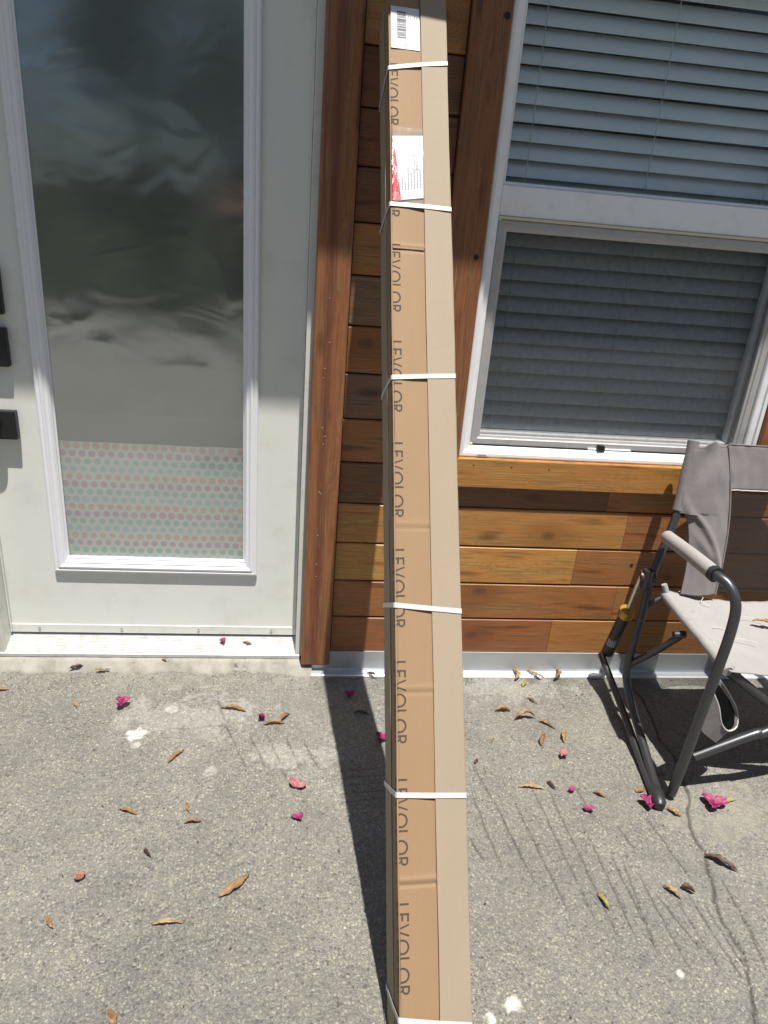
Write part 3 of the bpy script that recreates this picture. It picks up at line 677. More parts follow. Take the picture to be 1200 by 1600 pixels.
# eave overhead: its lower front edge throws the shade line across the wall
ev = thing('roof_eave', (.3, -.2, 2.70), 'roof overhang with painted soffit above the wall', 'roof')
MB().box(-3.2, 3.6, -.34, .16, 2.735, 2.75).build('soffit', M['eave'], ev)
MB().box(-3.2, 3.6, -.362, -.342, 2.722, 2.88).build('fascia', M['eave'], ev)
MB().add([(-3.2, -.40, 2.885), (3.6, -.40, 2.885), (3.6, 3.3, 4.0), (-3.2, 3.3, 4.0), (-3.2, -.40, 2.905), (3.6, -.40, 2.905), (3.6, 3.3, 4.02), (-3.2, 3.3, 4.02)], [(0, 1, 2, 3), (4, 7, 6, 5), (0, 4, 5, 1), (1, 5, 6, 2), (2, 6, 7, 3), (3, 7, 4, 0)]).build('roof_sheet', M['shingle'], ev)

# ================================================================== the leaning carton
UX = Vector((0.99544535, 0.09048328, -0.03002221)); NX = Vector((-0.09283967, 0.84851305, -0.52096679)); AX = Vector((-0.02166455, 0.52138122, 0.85304881))
TW = math.radians(3.0); UX, NX = UX * math.cos(TW) - NX * math.sin(TW), NX * math.cos(TW) + UX * math.sin(TW)
bmx = (Matrix((UX, NX, AX)).transposed() * .9898).to_4x4(); bmx.translation = (0.27427, -1.22575, 0.06426)
box = thing('shipping_carton', (0, 0, 0), 'long narrow cardboard carton with white straps leaning against the wall', 'box', matrix=bmx)
BL, BD = 2.168, .123
UL, US, UR = -.0665, .0045, .0635
def wob(z, s): return .0013 * mnoise.noise(Vector((z * 3.1, s, .3))) + .0006 * mnoise.noise(Vector((z * 11, s + 40, .3)))
def loft(name, mat, sect, n=90, z0=0., z1=BL, smooth=False):
    P = []
    for i in range(n + 1):
        z = z0 + (z1 - z0) * i / n
        P.append([(u + wob(z, k), d + wob(z, k + 9) + (dd(z) if dd else 0), z) for k, (u, d, dd) in enumerate(sect)])
    k = len(sect); mb = MB(); b = 0
    for row in P: mb.v += row
    for i in range(n):
        for j in range(k):
            mb.f.append((i * k + j, i * k + (j + 1) % k, (i + 1) * k + (j + 1) % k, (i + 1) * k + j))
    mb.f.append(tuple(range(k))[::-1]); mb.f.append(tuple(n * k + j for j in range(k)))
    return mb.build(name, mat, box)
CREASE = [(1.5308, .0016), (.9379, .0006), (.6215, .0008), (.2799, .0014), (1.70, .0005)]
def dent(z):
    v = .0
    for c, a in CREASE: v += a * math.exp(-((z - c) / .004) ** 2) - a * .9 * math.exp(-((z - c - .010) / .005) ** 2)
    return v
# inner tan carton
loft('inner_carton', M['kraft'], [(UL + .0015, .0032, dent), (UL + .004, .0022, dent), (-.03, .0018, dent), (US - .001, .0022, dent), (UR - .006, .003, None), (UR - .006, BD - .006, None), (UL + .0015, BD - .006, None)], 720)
# outer pale sleeve: front right panel, right side, back, rear half of the left side
o = loft('outer_sleeve', M['kraft_light'], [(US, -.0026, None), (UR - .002, -.0030, None), (UR, -.0012, None), (UR, BD - .002, None), (UR - .002, BD, None), (UL + .001, BD, None), (UL - .0030, BD - .002, None), (UL - .0034, .052, None), (UL + .0008, .052, None), (UL + .0008, BD - .005, None), (UR - .0045, BD - .005, None), (UR - .0045, .0018, None), (US, .0015, None)], 90)
# tan flap edge on the left side between sleeve and corner
loft('side_flap', M['kraft'], [(UL - .0012, .0036, None), (UL - .0024, .047, None), (UL + .0012, .047, None), (UL + .0012, .0036, None)], 60, .01, BL - .02)
MB().box(UL + .002, US - .002, .0008, .0022, 1.5335, 1.5375).build('flap_edge', M['kraft'], box)
# straps
SL = [(-.0637, 1.962), (-.0642, 1.6351), (-.063, 1.2489), (-.0618, .7878), (-.0624, .4379), (-.066, .0584)]
SR = [1.985, 1.6307, 1.2560, .7751, .4329, .0421]
SB = [-.006, .004, -.004, .003, -.003, .002]
for (ul, zl), zr, sb in zip(SL, SR, SB):
    hw = .0049
    path = [(UL - .0012, .0014, zl), (US - .004, -.0030, zl + (zr - zl) * .54), (UR - .001, -.0046, zr), (UR + .0006, -.0008, zr), (UR + .0006, BD, zr + sb), (UR - .002, BD + .0016, zr + sb), (UL - .002, BD + .0016, zl + sb), (UL - .0050, BD - .002, zl + sb), (UL - .0052, .050, zl + sb * .5), (UL - .0036, .004, zl)]
    mb = MB(); k = len(path); cx, cy = 0, BD / 2
    for (x, y, z) in path:
        dx, dy = x - cx, y - cy; l = math.hypot(dx, dy); ox, oy = dx / l * .0007, dy / l * .0007
        mb.v += [(x, y, z - hw), (x, y, z + hw), (x + ox, y + oy, z + hw), (x + ox, y + oy, z - hw)]
    for i in range(k):
        i2 = (i + 1) % k
        for j in range(4): mb.f.append((i * 4 + j, i * 4 + (j + 1) % 4, i2 * 4 + (j + 1) % 4, i2 * 4 + j))
    mb.build('strap', M['strap'], box)
# lettering, wrapping round the left front corner
def ring(cx, cy, r, w, a0, a1, n=26, ry=None):
    ry = ry or r; q = []
    for i in range(n):
        a, b = a0 + (a1 - a0) * i / n, a0 + (a1 - a0) * (i + 1) / n
        q.append([(cx + r * math.cos(a), cy + ry * math.sin(a)), (cx + r * math.cos(b), cy + ry * math.sin(b)), (cx + (r - w) * math.cos(b), cy + (ry - w) * math.sin(b)), (cx + (r - w) * math.cos(a), cy + (ry - w) * math.sin(a))])
    return q
def rect(a, b, c, d): return [(a, c), (b, c), (b, d), (a, d)]
LW = .13
GL = {'L': (.50, [rect(0, LW, 0, 1), rect(LW, .50, 0, LW)]),
      'E': (.54, [rect(0, LW, 0, 1), rect(LW, .54, 0, LW), rect(LW, .50, .46, .46 + LW), rect(LW, .54, 1 - LW, 1)]),
      'V': (.84, [[(.365, 0), (.475, 0), (.115, 1), (0, 1)], [(.365, 0), (.475, 0), (.84, 1), (.725, 1)]]),
      'O': (1.0, ring(.5, .5, .5, LW, 0, 2 * math.pi)),
      'R': (.60, [rect(0, LW, 0, 1), rect(LW, .30, 1 - LW, 1), rect(LW, .30, .46, .46 + LW)] + ring(.30, .73, .27, LW, -math.pi / 2, math.pi / 2, 14) + [[(.26, .47), (.38, .47), (.60, 0), (.475, 0)]])}
def clip(poly, t, keep_above):
    out = []
    for i in range(len(poly)):
        a, b = poly[i], poly[(i + 1) % len(poly)]
        ia, ib = (a[1] >= t) == keep_above, (b[1] >= t) == keep_above
        if ia: out.append(a)
        if ia != ib:
            f = (t - a[1]) / (b[1] - a[1]); out.append((a[0] + f * (b[0] - a[0]), t))
    return out
H = .0262
def front_y(u, z):
    ks = [(UL + .0015, .0032), (UL + .004, .0022), (-.03, .0018), (US - .001, .0022)]
    us = [a + wob(z, k) for k, (a, b) in enumerate(ks)]; ys = [b + wob(z, k + 9) + dent(z) for k, (a, b) in enumerate(ks)]
    for k in range(3):
        if u <= us[k + 1] or k == 2:
            t = min(1, max(0, (u - us[k]) / (us[k + 1] - us[k]))); return ys[k] + (ys[k + 1] - ys[k]) * t
def lettering(start):
    mb = MB(); s = 0; tmin = .36
    for ch in 'LEVOLOR':
        w, polys = GL[ch]
        for p in polys:
            for above in (True, False):
                q = clip(p, tmin, above)
                if len(q) < 3: continue
                vs = []
                for (a, t) in q:
                    z = start - (s + a) * H
                    if above:
                        u = UL + .0013 + (t - tmin) * H; vs.append((u, front_y(max(u, UL + .0045), z) - .0003, z))
                    else: vs.append((UL - .0030, .0034 + (tmin - t) * H, z))
                mb.add(vs, [tuple(range(len(vs)))])
        s += w + .14
    mb.build('lettering', M['ink'], box)
for k in range(9): lettering(.2505 + .2155 * k)
# address label near the top, and the clear pouch lower down
yl = .0002
lab = MB().box(UL + .003, US - .003, yl - .0002, yl + .0002, 2.012, 2.118).build('shipping_label', M['paper'], box)
mb = MB(); z = 2.038
while z < 2.106:
    w = rnd.choice((.0008, .0012, .002)); mb.box(-.050, -.029, yl - .0006, yl - .0003, z, z + w); z += w + rnd.choice((.0008, .0012, .0018))
tag(mb.build('barcode', M['label_ink'], lab), kind='stuff')
mb = MB()
for i, u in enumerate((-.024, -.0195, -.015, -.0105, -.006, -.0025)):
    z = 2.098 - rnd.uniform(0, .01)
    while z > 2.05 + rnd.uniform(0, .02):
        w = rnd.uniform(.004, .009); mb.box(u, u + .0020, yl - .0006, yl - .0003, z - w, z); z -= w + .002
for i in range(5): mb.box(-.050 + i * .005, -.0475 + i * .005, yl - .0006, yl - .0003, 2.016, 2.026 + .002 * (i % 3))
tag(mb.build('printed_lines', M['label_grey'], lab), kind='stuff')
pp = []
for i in range(13):
    t = i / 12; pp.append([(UL + .004 + (US + .001 - UL - .005) * j / 9, -.0020 - .0030 * abs(mnoise.noise(Vector((i * .8, j * .9, 2)))), 1.640 + .176 * t) for j in range(10)])
pouch = MB().grid(pp).build('document_pouch', M['pouch'], box, smooth=True)
A_, B_, C_, D_ = (UL + .017, 1.6435), (US - .001, 1.654), (US, 1.802), (UL + .003, 1.794)
sl = []
for i in range(15):
    t = i / 14; row = []
    for j in range(9):
        q = j / 8; u = (A_[0] * (1 - q) + B_[0] * q) * (1 - t) + (D_[0] * (1 - q) + C_[0] * q) * t; z = (A_[1] * (1 - q) + B_[1] * q) * (1 - t) + (D_[1] * (1 - q) + C_[1] * q) * t
        row.append((u, -.0002 - .0009 * abs(mnoise.noise(Vector((i * .5, j * .6, 7)))), z))
    sl.append(row)
MB().grid(sl).build('packing_slip', M['paper'], pouch, smooth=True)
rp_ = []
for i in range(12):
    t = i / 11; rp_.append([(UL + .002 + (.017 + .002 - .013 * t) * j / 4, -.0005 - .0022 * abs(mnoise.noise(Vector((i * .9, j * 1.1, 5)))), 1.642 + .128 * t) for j in range(5)])
MB().grid(rp_).build('red_sleeve', M['red'], pouch)
mb = MB()
for i in range(7):
    u = -.044 + i * .0066; z = 1.668 + .0015 * i
    zt = z + rnd.uniform(.015, .05)
    while z < zt:
        w = rnd.uniform(.003, .008); mb.box(u, u + .0022, -.0016, -.0013, z, z + w); z += w + .0016
for (u0, u1, z0, z1) in ((-.020, -.004, 1.72, 1.7206), (-.020, -.004, 1.752, 1.7526), (-.020, -.0194, 1.72, 1.752)): mb.box(u0, u1, -.0016, -.0013, z0, z1)
for i in range(3): mb.box(-.016 + i * .004, -.0148 + i * .004, -.0016, -.0013, 1.728, 1.744 - .003 * i)
tag(mb.build('printed_lines', M['label_grey'], pouch), kind='stuff')

# ================================================================== rocking chair
ch = thing('rocking_chair', (1.36, -.35, 0), 'taupe folding camp rocking chair with dark metal tube frame', 'chair')
def xc(y): return 1.36 + .10 * (y + .56)
def mir(p): return (2 * xc(p[1]) - p[0], p[1], p[2])
def both(name, pts, r, mat, seg=12, smooth=6, parents=None, which=(0, 1), rad=None):
    out = []
    for side in which:
        q = [mir(p) if side else p for p in pts]
        path = smooth_path(q, smooth) if smooth else q
        out.append(MB().tube(path, rad or r, seg).build(name, mat, (parents[side] if parents else ch), smooth=True))
    return out
posts = both('back_post', [(1.167, -.075, .880), (1.141, -.125, .681), (1.078, -.178, .480), (1.060, -.205, .359), (1.040, -.228, .190), (1.043, -.245, .135), (1.044, -.30, .090), (1.037, -.40, .052), (1.018, -.52, .026), (1.003, -.590, .024)], .0125, M['tube'])
bases = both('base_rail', [(1.034, -.062, .120), (1.036, -.15, .088), (1.032, -.30, .046), (1.016, -.46, .018), (.994, -.600, .0125)], .0115, M['tube'])
legs = both('front_leg', [(1.045, -.586, .016), (1.052, -.586, .10), (1.060, -.585, .213), (1.074, -.582, .413), (1.082, -.578, .53), (1.083, -.566, .600), (1.070, -.538, .640), (1.052, -.495, .650), (1.060, -.40, .643), (1.092, -.178, .612)], .0132, M['tube'])
both('arm_pad', [(1.0525, -.490, .650), (1.058, -.42, .645), (1.072, -.32, .632), (1.090, -.190, .614)], .0205, M['foam'], parents=legs, smooth=4)
both('arm_socket', [(1.054, -.503, .649), (1.0528, -.489, .6503)], .0215, M['plastic_black'], smooth=0, parents=legs)
both('front_foot', [(1.006, -.570, .020), (.998, -.600, .020), (.990, -.632, .016)], .019, M['plastic_black'], smooth=3, parents=bases, rad=[.015, .017, .019, .0195, .019, .018, .013])
both('pivot_knuckle', [(1.046, -.172, .470), (1.064, -.176, .474), (1.084, -.178, .478)], .022, M['plastic_black'], smooth=0, seg=16, parents=posts)
both('pivot_block', [(1.060, -.186, .440), (1.062, -.182, .500)], .0165, M['plastic_black'], smooth=0, parents=posts)
pist = both('gas_strut', [(1.054, -.064, .128), (1.055, -.090, .215), (1.0585, -.117, .312)], .0195, M['plastic_black'], smooth=2, seg=18)
both('strut_rod', [(1.0588, -.118, .315), (1.057, -.155, .468)], .0075, M['chrome'], smooth=0, parents=pist)
both('strut_collar', [(1.0583, -.1125, .300), (1.0586, -.1185, .318), (1.0587, -.1210, .326)], .0245, M['gold'], smooth=0, seg=18, parents=pist)
for side in (0, 1):
    # sticker on the strut barrel: white plate with dark strokes
    P = []
    for i in range(9):
        t = i / 8; p = Vector((1.0545, -.078, .172)).lerp(Vector((1.0578, -.106, .276)), t); row = []
        for j in range(5):
            a = math.radians(185 + 22 * j); row.append(p + Vector((math.cos(a), math.sin(a) * .94, math.sin(a) * .27)) * .0202)
        P.append([mir(q) if side else tuple(q) for q in row])
    st = MB().grid(P).build('strut_sticker', M['label_grey'], pist[side])
both('strut_foot', [(1.036, -.060, .118), (1.053, -.062, .122), (1.066, -.063, .124)], .011, M['plastic_black'], smooth=0, parents=bases)
seats = both('seat_rail', [(1.122, -.195, .428), (1.126, -.30, .415), (1.132, -.45, .400), (1.134, -.545, .388)], .0150, M['seatcloth'], smooth=4)
both('seat_link', [(1.050, -.228, .196), (1.085, -.285, .280), (1.117, -.332, .362)], .0105, M['tube'], smooth=3)
both('seat_bracket', [(1.056, -.206, .372), (1.085, -.20, .398), (1.118, -.20, .420)], .0075, M['tube'], smooth=2)
both('seat_hook', [(1.110, -.20, .462), (1.120, -.205, .440), (1.124, -.207, .415)], .0085, M['greyframe'], smooth=2)
both('link_bolt', [(1.098, -.33, .366), (1.132, -.332, .368)], .011, M['tube'], smooth=0)
both('frame_bolt', [(1.028, -.2275, .188), (1.050, -.2275, .188)], .0045, M['chrome'], smooth=0, parents=posts)
# crossed tubes under the front of the seat
a = (1.097, -.560, .122); b = mir((1.140, -.545, .372))
MB().tube(smooth_path([a, (1.180, -.560, .162), (1.262, -.560, .200), (1.30, -.560, .212), b], 5), .0135, 12).build('cross_tube', M['tube'], ch, smooth=True)
a = mir((1.097, -.535, .122)); b = (1.148, -.530, .380)
MB().tube([b, (1.292, -.530, .276), a], .0135, 12).build('cross_tube', M['tube'], ch, smooth=True)
both('cross_cap', [(1.148, -.530, .3815), (1.170, -.530, .365)], .0160, M['plastic_black'], smooth=0)
# seat cloth
def lerp(a, b, t): return tuple(a[i] + (b[i] - a[i]) * t for i in range(3))
P = []
for i in range(41):
    t = i / 40; L_ = (1.1235 + .0105 * t, -.190 - .362 * t, .436 - .042 * t); R_ = mir(L_); row = []
    for j in range(33):
        s = j / 32; p = lerp(L_, R_, s)
        z = p[2] - .034 * math.sin(math.pi * s) * (1 - .35 * t) + .0022 * mnoise.noise(Vector((p[0] * 22, p[1] * 16, 1))) + .0012 * math.sin(s * 60 + 4 * t) * (1 - t)
        row.append((p[0], p[1] + .006 * math.sin(math.pi * s) * t, z))
    P.append(row)
seat = MB().grid(P).build('seat', M['seatcloth'], ch, smooth=True, solid=.0025)
for side in (0, 1):
    st = [(1.166, -.196, .4365), (1.19, -.194, .438), (1.22, -.205, .434), (1.237, -.215, .428), (1.222, -.235, .424), (1.245, -.25, .418)]
    if side == 0: MB().tube(smooth_path(st, 5), .0009, 5).build('loose_thread', M['thread'], seat)
for (x0, y0, x1, y1) in ((1.19, -.36, 1.25, -.372), (1.20, -.42, 1.29, -.43), (1.31, -.30, 1.38, -.312)):
    MB().tube(smooth_path([(x0, y0, .412), ((x0 + x1) / 2, (y0 + y1) / 2 + .008, .408), (x1, y1, .404)], 5), .0008, 5).build('loose_thread', M['thread'], seat)
# back: two taupe side wings, top band, mesh middle
def post_at(z):
    pts = [(1.060, -.205, .359), (1.078, -.178, .480), (1.141, -.125, .681), (1.167, -.075, .880)]
    for p, q in zip(pts, pts[1:]):
        if z <= q[2]:
            t = max(0, (z - p[2]) / (q[2] - p[2])); return lerp(p, q, t)
    return pts[-1]
def seam_at(z):
    t = (z - .430) / (.874 - .430); return (1.282 + .024 * math.sin(math.pi * min(1, max(0, t))), -.20 + .132 * t, z)
wings = []
for side in (0, 1):
    P = []
    for i in range(111):
        t = i / 110; z = .432 + .445 * t
        s1 = seam_at(z)
        if z > .672: p0 = post_at(z); p0 = (p0[0] - .004, p0[1] - .0145, z)
        else:
            k = (z - .432) / .24; p0 = (1.167 + .012 * math.sin(math.pi * k) - .010 * max(0, k - .86) / .14, -.2 + .07 * k - .006, z)
        row = []
        for j in range(45):
            s = j / 44; p = lerp(p0, s1, s)
            fold = .0105 * math.sin(34 * (z - .25 * s) + 5 * s) * math.sin(math.pi * s) * max(0, (z - .72) / .15) * (.35 + s)
            diag = -.012 * math.exp(-(((z - .640) + .22 * (s - .35)) / .020) ** 2) * math.sin(math.pi * min(1, s)) ** .7
            diag2 = -.009 * math.exp(-(((z - .58) + .12 * (s - .35)) / .02) ** 2) * math.sin(math.pi * s)
            q = (p[0], p[1] + fold + diag + diag2 + .003 * mnoise.noise(Vector((s * 5, z * 16, 3))) - .012 * math.sin(math.pi * s), p[2] - (.008 * math.sin(s * 9) * (t > .97)))
            row.append(mir(q) if side else q)
        P.append(row)
    wg = MB().grid(P).build('side_wing', M['fabric'], ch, smooth=True, solid=.0025); wings.append(wg)
    # sleeve over the post
    pth = [post_at(.676 + .206 * i / 8) for i in range(9)]
    pth = [mir(p) if side else p for p in pth]
    MB().tube(pth, [.0165, .0160, .0160, .0165, .017, .017, .0165, .017, .018], 14).build('post_sleeve', M['fabric'], wg, smooth=True)
    sm = [seam_at(.432 + .443 * i / 30) for i in range(31)]; sm = [(x, y - .0045, z) for x, y, z in sm]; sm = [mir(p) if side else p for p in sm]
    MB().tube(sm, .0022, 6).build('seam_piping', M['fabric'], wg, smooth=True)
P = []; Pm = []
for i in range(17):
    t = i / 16; row = []
    for j in range(29):
        s = j / 28; z = .742 + .132 * t; L_ = seam_at(z); p = lerp(L_, mir(L_), s)
        row.append((p[0], p[1] + .016 * math.sin(math.pi * s) + .003 * mnoise.noise(Vector((s * 11, t * 3, 9))) + .004 * math.exp(-s * 14) * math.sin(t * 11), z - .006 * math.sin(math.pi * s)))
    P.append(row)
tb = MB().grid(P).build('top_band', M['fabric'], ch, smooth=True, solid=.0025)
hem = [(x, y - .002, z) for x, y, z in P[0]]; MB().tube(hem, .0018, 6).build('band_hem', M['thread'], tb, smooth=True)
hem = [(x, y - .001, z) for x, y, z in P[-1]]; MB().tube(hem, .0028, 6).build('band_hem', M['fabric'], tb, smooth=True)
for i in range(13):
    t = i / 12; row = []
    for j in range(25):
        s = j / 24; z = .434 + .308 * t; L_ = seam_at(z); p = lerp(L_, mir(L_), s)
        row.append((p[0], p[1] + .020 * math.sin(math.pi * s), z))
    Pm.append(row)
MB().grid(Pm).build('mesh_panel', M['meshback'], ch, smooth=True)
# drink pocket hanging from the front leg: an open fabric tube
rim = [(1.067, -.572, .377), (1.120, -.540, .360), (1.187, -.520, .287), (1.222, -.515, .236), (1.226, -.525, .194), (1.176, -.560, .208), (1.137, -.575, .246), (1.115, -.577, .298), (1.089, -.577, .341)]
low = [(1.062, -.572, .300), (1.105, -.545, .264), (1.150, -.530, .210), (1.177, -.525, .173), (1.178, -.535, .161), (1.150, -.560, .169), (1.108, -.575, .204), (1.087, -.577, .221), (1.070, -.577, .250)]
P = [[lerp(low[k % 9], rim[k % 9], t / 5) for k in range(10)] for t in range(6)]
pk = MB().grid(P).build('drink_pocket', M['fabric'], ch, smooth=False, solid=.003)
cn = Vector((1.15, -.545, .24))
MB().grid([[tuple(Vector(p).lerp(cn, .14)) for p in row] for row in P]).build('pocket_lining_shade', M['lining_shade'], pk)  # dark cloth inside, with the pocket's shade put into its black
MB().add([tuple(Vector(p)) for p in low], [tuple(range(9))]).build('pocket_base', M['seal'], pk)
MB().tube(smooth_path(rim + [rim[0]], 3), .0022, 6).build('pocket_rim', M['thread'], pk, smooth=True)

# ================================================================== fallen leaves and blossoms
def leaf_mesh(L, Wd, curl, twist, arch, seed, n=13):
    P = []; r = random.Random(seed)
    for i in range(n + 1):
        t = i / n; w = Wd * (math.sin(math.pi * min(1, t * .96 + .03)) ** .8) * (1 - .25 * t)
        a = arch * (t - .5); R = L / max(1e-3, abs(arch)) if abs(arch) > .05 else None
        if R: cx, cz = R * math.sin(a), R * (math.cos(abs(arch) / 2) - math.cos(a)) * -1
        else: cx, cz = L * (t - .5), 0
        tw = twist * (t - .5)
        row = []
        for j in range(-2, 3):
            s = j / 2; y = s * w / 2; y *= 1 + .28 * r.uniform(-1, 1) * abs(s); zz = curl * w * (s * s) + .0022 * r.uniform(-1, 1)
            row.append((cx, y * math.cos(tw) - zz * math.sin(tw) + .06 * L * math.sin(t * 3 + seed), cz + y * math.sin(tw) + zz * math.cos(tw)))
        P.append(row)
    mz = min(p[2] for row in P for p in row)
    return [[(x, y, z - mz) for x, y, z in row] for row in P]
def leaf(x, y, z, rot, L, Wd, mat, label, curl=.5, twist=.5, arch=.8, roll=0):
    sd = int(abs(x * 911 + y * 577) * 10) % 9973
    P = leaf_mesh(L * .92, Wd * .85, curl, twist, arch, sd)
    if roll:
        c, s = math.cos(roll), math.sin(roll); P = [[(a, b * c - d * s, b * s + d * c) for a, b, d in row] for row in P]
        mz = min(p[2] for row in P for p in row); P = [[(a, b, d - mz) for a, b, d in row] for row in P]
    o = MB().grid(P).build('fallen_leaf', M[mat], smooth=True, local=(0, 0, 0)); o.location = (x, y, z + .0008); o.rotation_euler = (0, 0, rot)
    md = o.modifiers.new('thickness', 'SOLIDIFY'); md.thickness = .0004
    tag(o, label, 'leaf', 'dry leaves scattered over the patio')
D = math.radians
LV = [(-.691, -.004, .010, 20, .055, .013, 'leaf_dark', 'dark curled leaf on the mortar strip below the threshold', .7, .6, .9),
 (-.610, -.010, .008, 3, .052, .012, 'leaf_tan', 'flat tan leaf on the mortar strip next to the dark curled one', .2, .1, .2),
 (-.175, -.205, 0, -14, .088, .019, 'leaf_tan', 'long tan leaf just left of the magenta blossom beside two leaves', .5, .5, .4),
 (-.050, -.272, 0, 12, .070, .016, 'leaf_tan', 'tan leaf touching the magenta blossom nearest the door casing', .6, .8, .7),
 (-.020, -.245, 0, 48, .060, .015, 'leaf_tan', 'curled leaf on the right of the leaf pair by the blossom', .7, .8, 1.1),
 (-.312, -.406, 0, 58, .068, .016, 'leaf_tan', 'upright slanting orange leaf below the white paint spot', .4, .3, .3),
 (-.396, -.602, 0, -22, .055, .015, 'leaf_tan', 'brown leaf lying alone above the small dark curled leaf', .5, .4, .3),
 (-.252, -.590, 0, 118, .038, .012, 'leaf_tan', 'upper of the two small leaves touching each other on the left', .5, .5, .5),
 (-.232, -.640, 0, 8, .046, .015, 'leaf_tan', 'lower of the two small leaves touching each other on the left', .5, .7, .8),
 (-.323, -.729, 0, -50, .034, .010, 'leaf_dark', 'small dark curled leaf in the middle of the left concrete', .8, .5, 1.6),
 (-.115, -.821, 0, 40, .092, .024, 'leaf_tan', 'largest golden leaf on the concrete left of the carton shadow', .35, .3, .2),
 (-.486, -.896, 0, -48, .040, .012, 'leaf_tan', 'small reddish leaf near the left edge in the foreground', .5, .3, .4),
 (-.245, -.909, 0, -4, .070, .012, 'leaf_pale', 'thin pale split leaf in the left foreground', .6, .9, .4),
 (-.312, -1.100, 0, 120, .050, .017, 'leaf_tan', 'orange leaf cut off by the bottom edge of the picture', .4, .3, .4),
 (-.646, -.173, 0, -60, .042, .010, 'leaf_pale', 'small pale leaf left of the biggest left-hand blossom', .5, .8, .9),
 (-.885, -.105, 0, 0, .050, .014, 'leaf_tan', 'tan leaf at the left edge of the picture', .4, .3, .3),
 (.752, -.030, .012, 84, .060, .022, 'leaf_pale', 'curled pale leaf standing on the flashing, nearest the carton', .9, .8, 1.3, .9),
 (.832, -.028, .012, -38, .078, .014, 'leaf_pale', 'straw coloured leaf lying slanted across the flashing lip', .5, .6, .3),
 (.900, -.030, .012, 75, .070, .022, 'leaf_tan', 'curled brown leaf on the flashing, nearest the rocking chair', .9, 1.0, 1.2, .8),
 (.779, -.074, 0, 65, .034, .020, 'leaf_green', 'small dark yellowish leaf just below the flashing', .9, .5, .9),
 (.781, -.161, 0, -45, .042, .011, 'leaf_tan', 'small curved leaf alone below the flashing', .7, .5, .8),
 (.668, -.213, 0, -5, .058, .018, 'leaf_tan', 'rolled brown leaf nearest the carton on the right', .9, .4, .9),
 (.730, -.253, 0, 8, .098, .020, 'leaf_tan', 'big arched leaf bridging like a bow on the concrete', .6, .5, 2.3),
 (.792, -.281, 0, -35, .062, .013, 'leaf_tan', 'slim leaf right of the arched leaf', .6, .4, .6),
 (.753, -.351, 0, 78, .066, .020, 'leaf_tan', 'hook shaped leaf below the arched leaf', .9, .7, 1.9),
 (.833, -.335, 0, 68, .074, .019, 'leaf_pale', 'pale curled leaf just above the faded pink petal', .8, .9, 1.5),
 (.664, -.542, 0, -14, .082, .017, 'leaf_pale', 'flat pale leaf above the parallel grooves', .3, .2, .2),
 (.722, -.535, 0, -60, .040, .010, 'leaf_dark', 'narrow dark leaf right of the flat pale leaf', .8, .5, .9),
 (.846, -.572, 0, -28, .036, .013, 'leaf_tan', 'small brown leaf between the two small magenta petals', .7, .5, .8),
 (.727, -.896, 0, -66, .050, .010, 'leaf_green', 'green tipped curled leaf lying across the grooves', .7, .5, .6),
 (1.072, -.802, 0, -48, .085, .022, 'leaf_dark', 'large dark brown leaf right of the long crack', .6, .5, .6),
 (.905, -.877, 0, -60, .052, .012, 'leaf_pale', 'yellowish slim leaf left of the dark crumpled one', .7, .4, .7),
 (.945, -.873, 0, -20, .036, .018, 'leaf_dark', 'small dark crumpled leaf beside the long crack', .9, .9, .9),
 (1.030, -.640, 0, -50, .044, .015, 'leaf_tan', 'orange leaf at the tip of the chair foot', .6, .5, .6),
 (1.208, -.606, 0, 12, .052, .013, 'leaf_green', 'yellow green leaf attached beside the large magenta blossom', .3, .2, .3),
 (.972, -.556, 0, 15, .040, .020, 'leaf_tan', 'flat brown leaf behind the front foot of the chair', .3, .2, .2),
 (1.06, -.50, 0, 5, .046, .013, 'leaf_tan', 'tan leaf in the chair shadow behind the front leg', .5, .4, .5),
 (-.155, .058, .068, -10, .034, .013, 'leaf_tan', 'small tan leaf lying on the ridged metal threshold', .6, .6, .6),
 (-.42, .012, .030, -35, .022, .010, 'leaf_tan', 'tiny brown scrap at the middle of the threshold edge', .5, .5, .5),
 (.262, -.035, .010, -25, .040, .012, 'leaf_dark', 'brown leaf on the flashing edge left of the carton', .8, .5, .9),
 (.215, -.225, 0, -10, .052, .013, 'leaf_dark', 'brown leaf lying inside the shadow of the carton', .6, .5, .6),
 (.53, -.44, 0, 60, .026, .010, 'leaf_dark', 'tiny dark scrap close to the right side of the carton', .8, .5, .9),
 (.60, -.355, 0, 55, .040, .003, 'leaf_tan', 'thin curved stem on the concrete right of the carton', .4, .3, 1.2),
 (1.375, -.33, .4100, -4, .085, .022, 'leaf_tan', 'orange leaf lying on the seat of the rocking chair', .3, .2, .2)]
for a in LV:
    x, y, z, rot, L, Wd, mt, lb, cu_, tw, ar = a[:11]
    leaf(x, y, z, D(rot), L, Wd, mt, lb, cu_, tw, ar, a[11] if len(a) > 11 else 0)

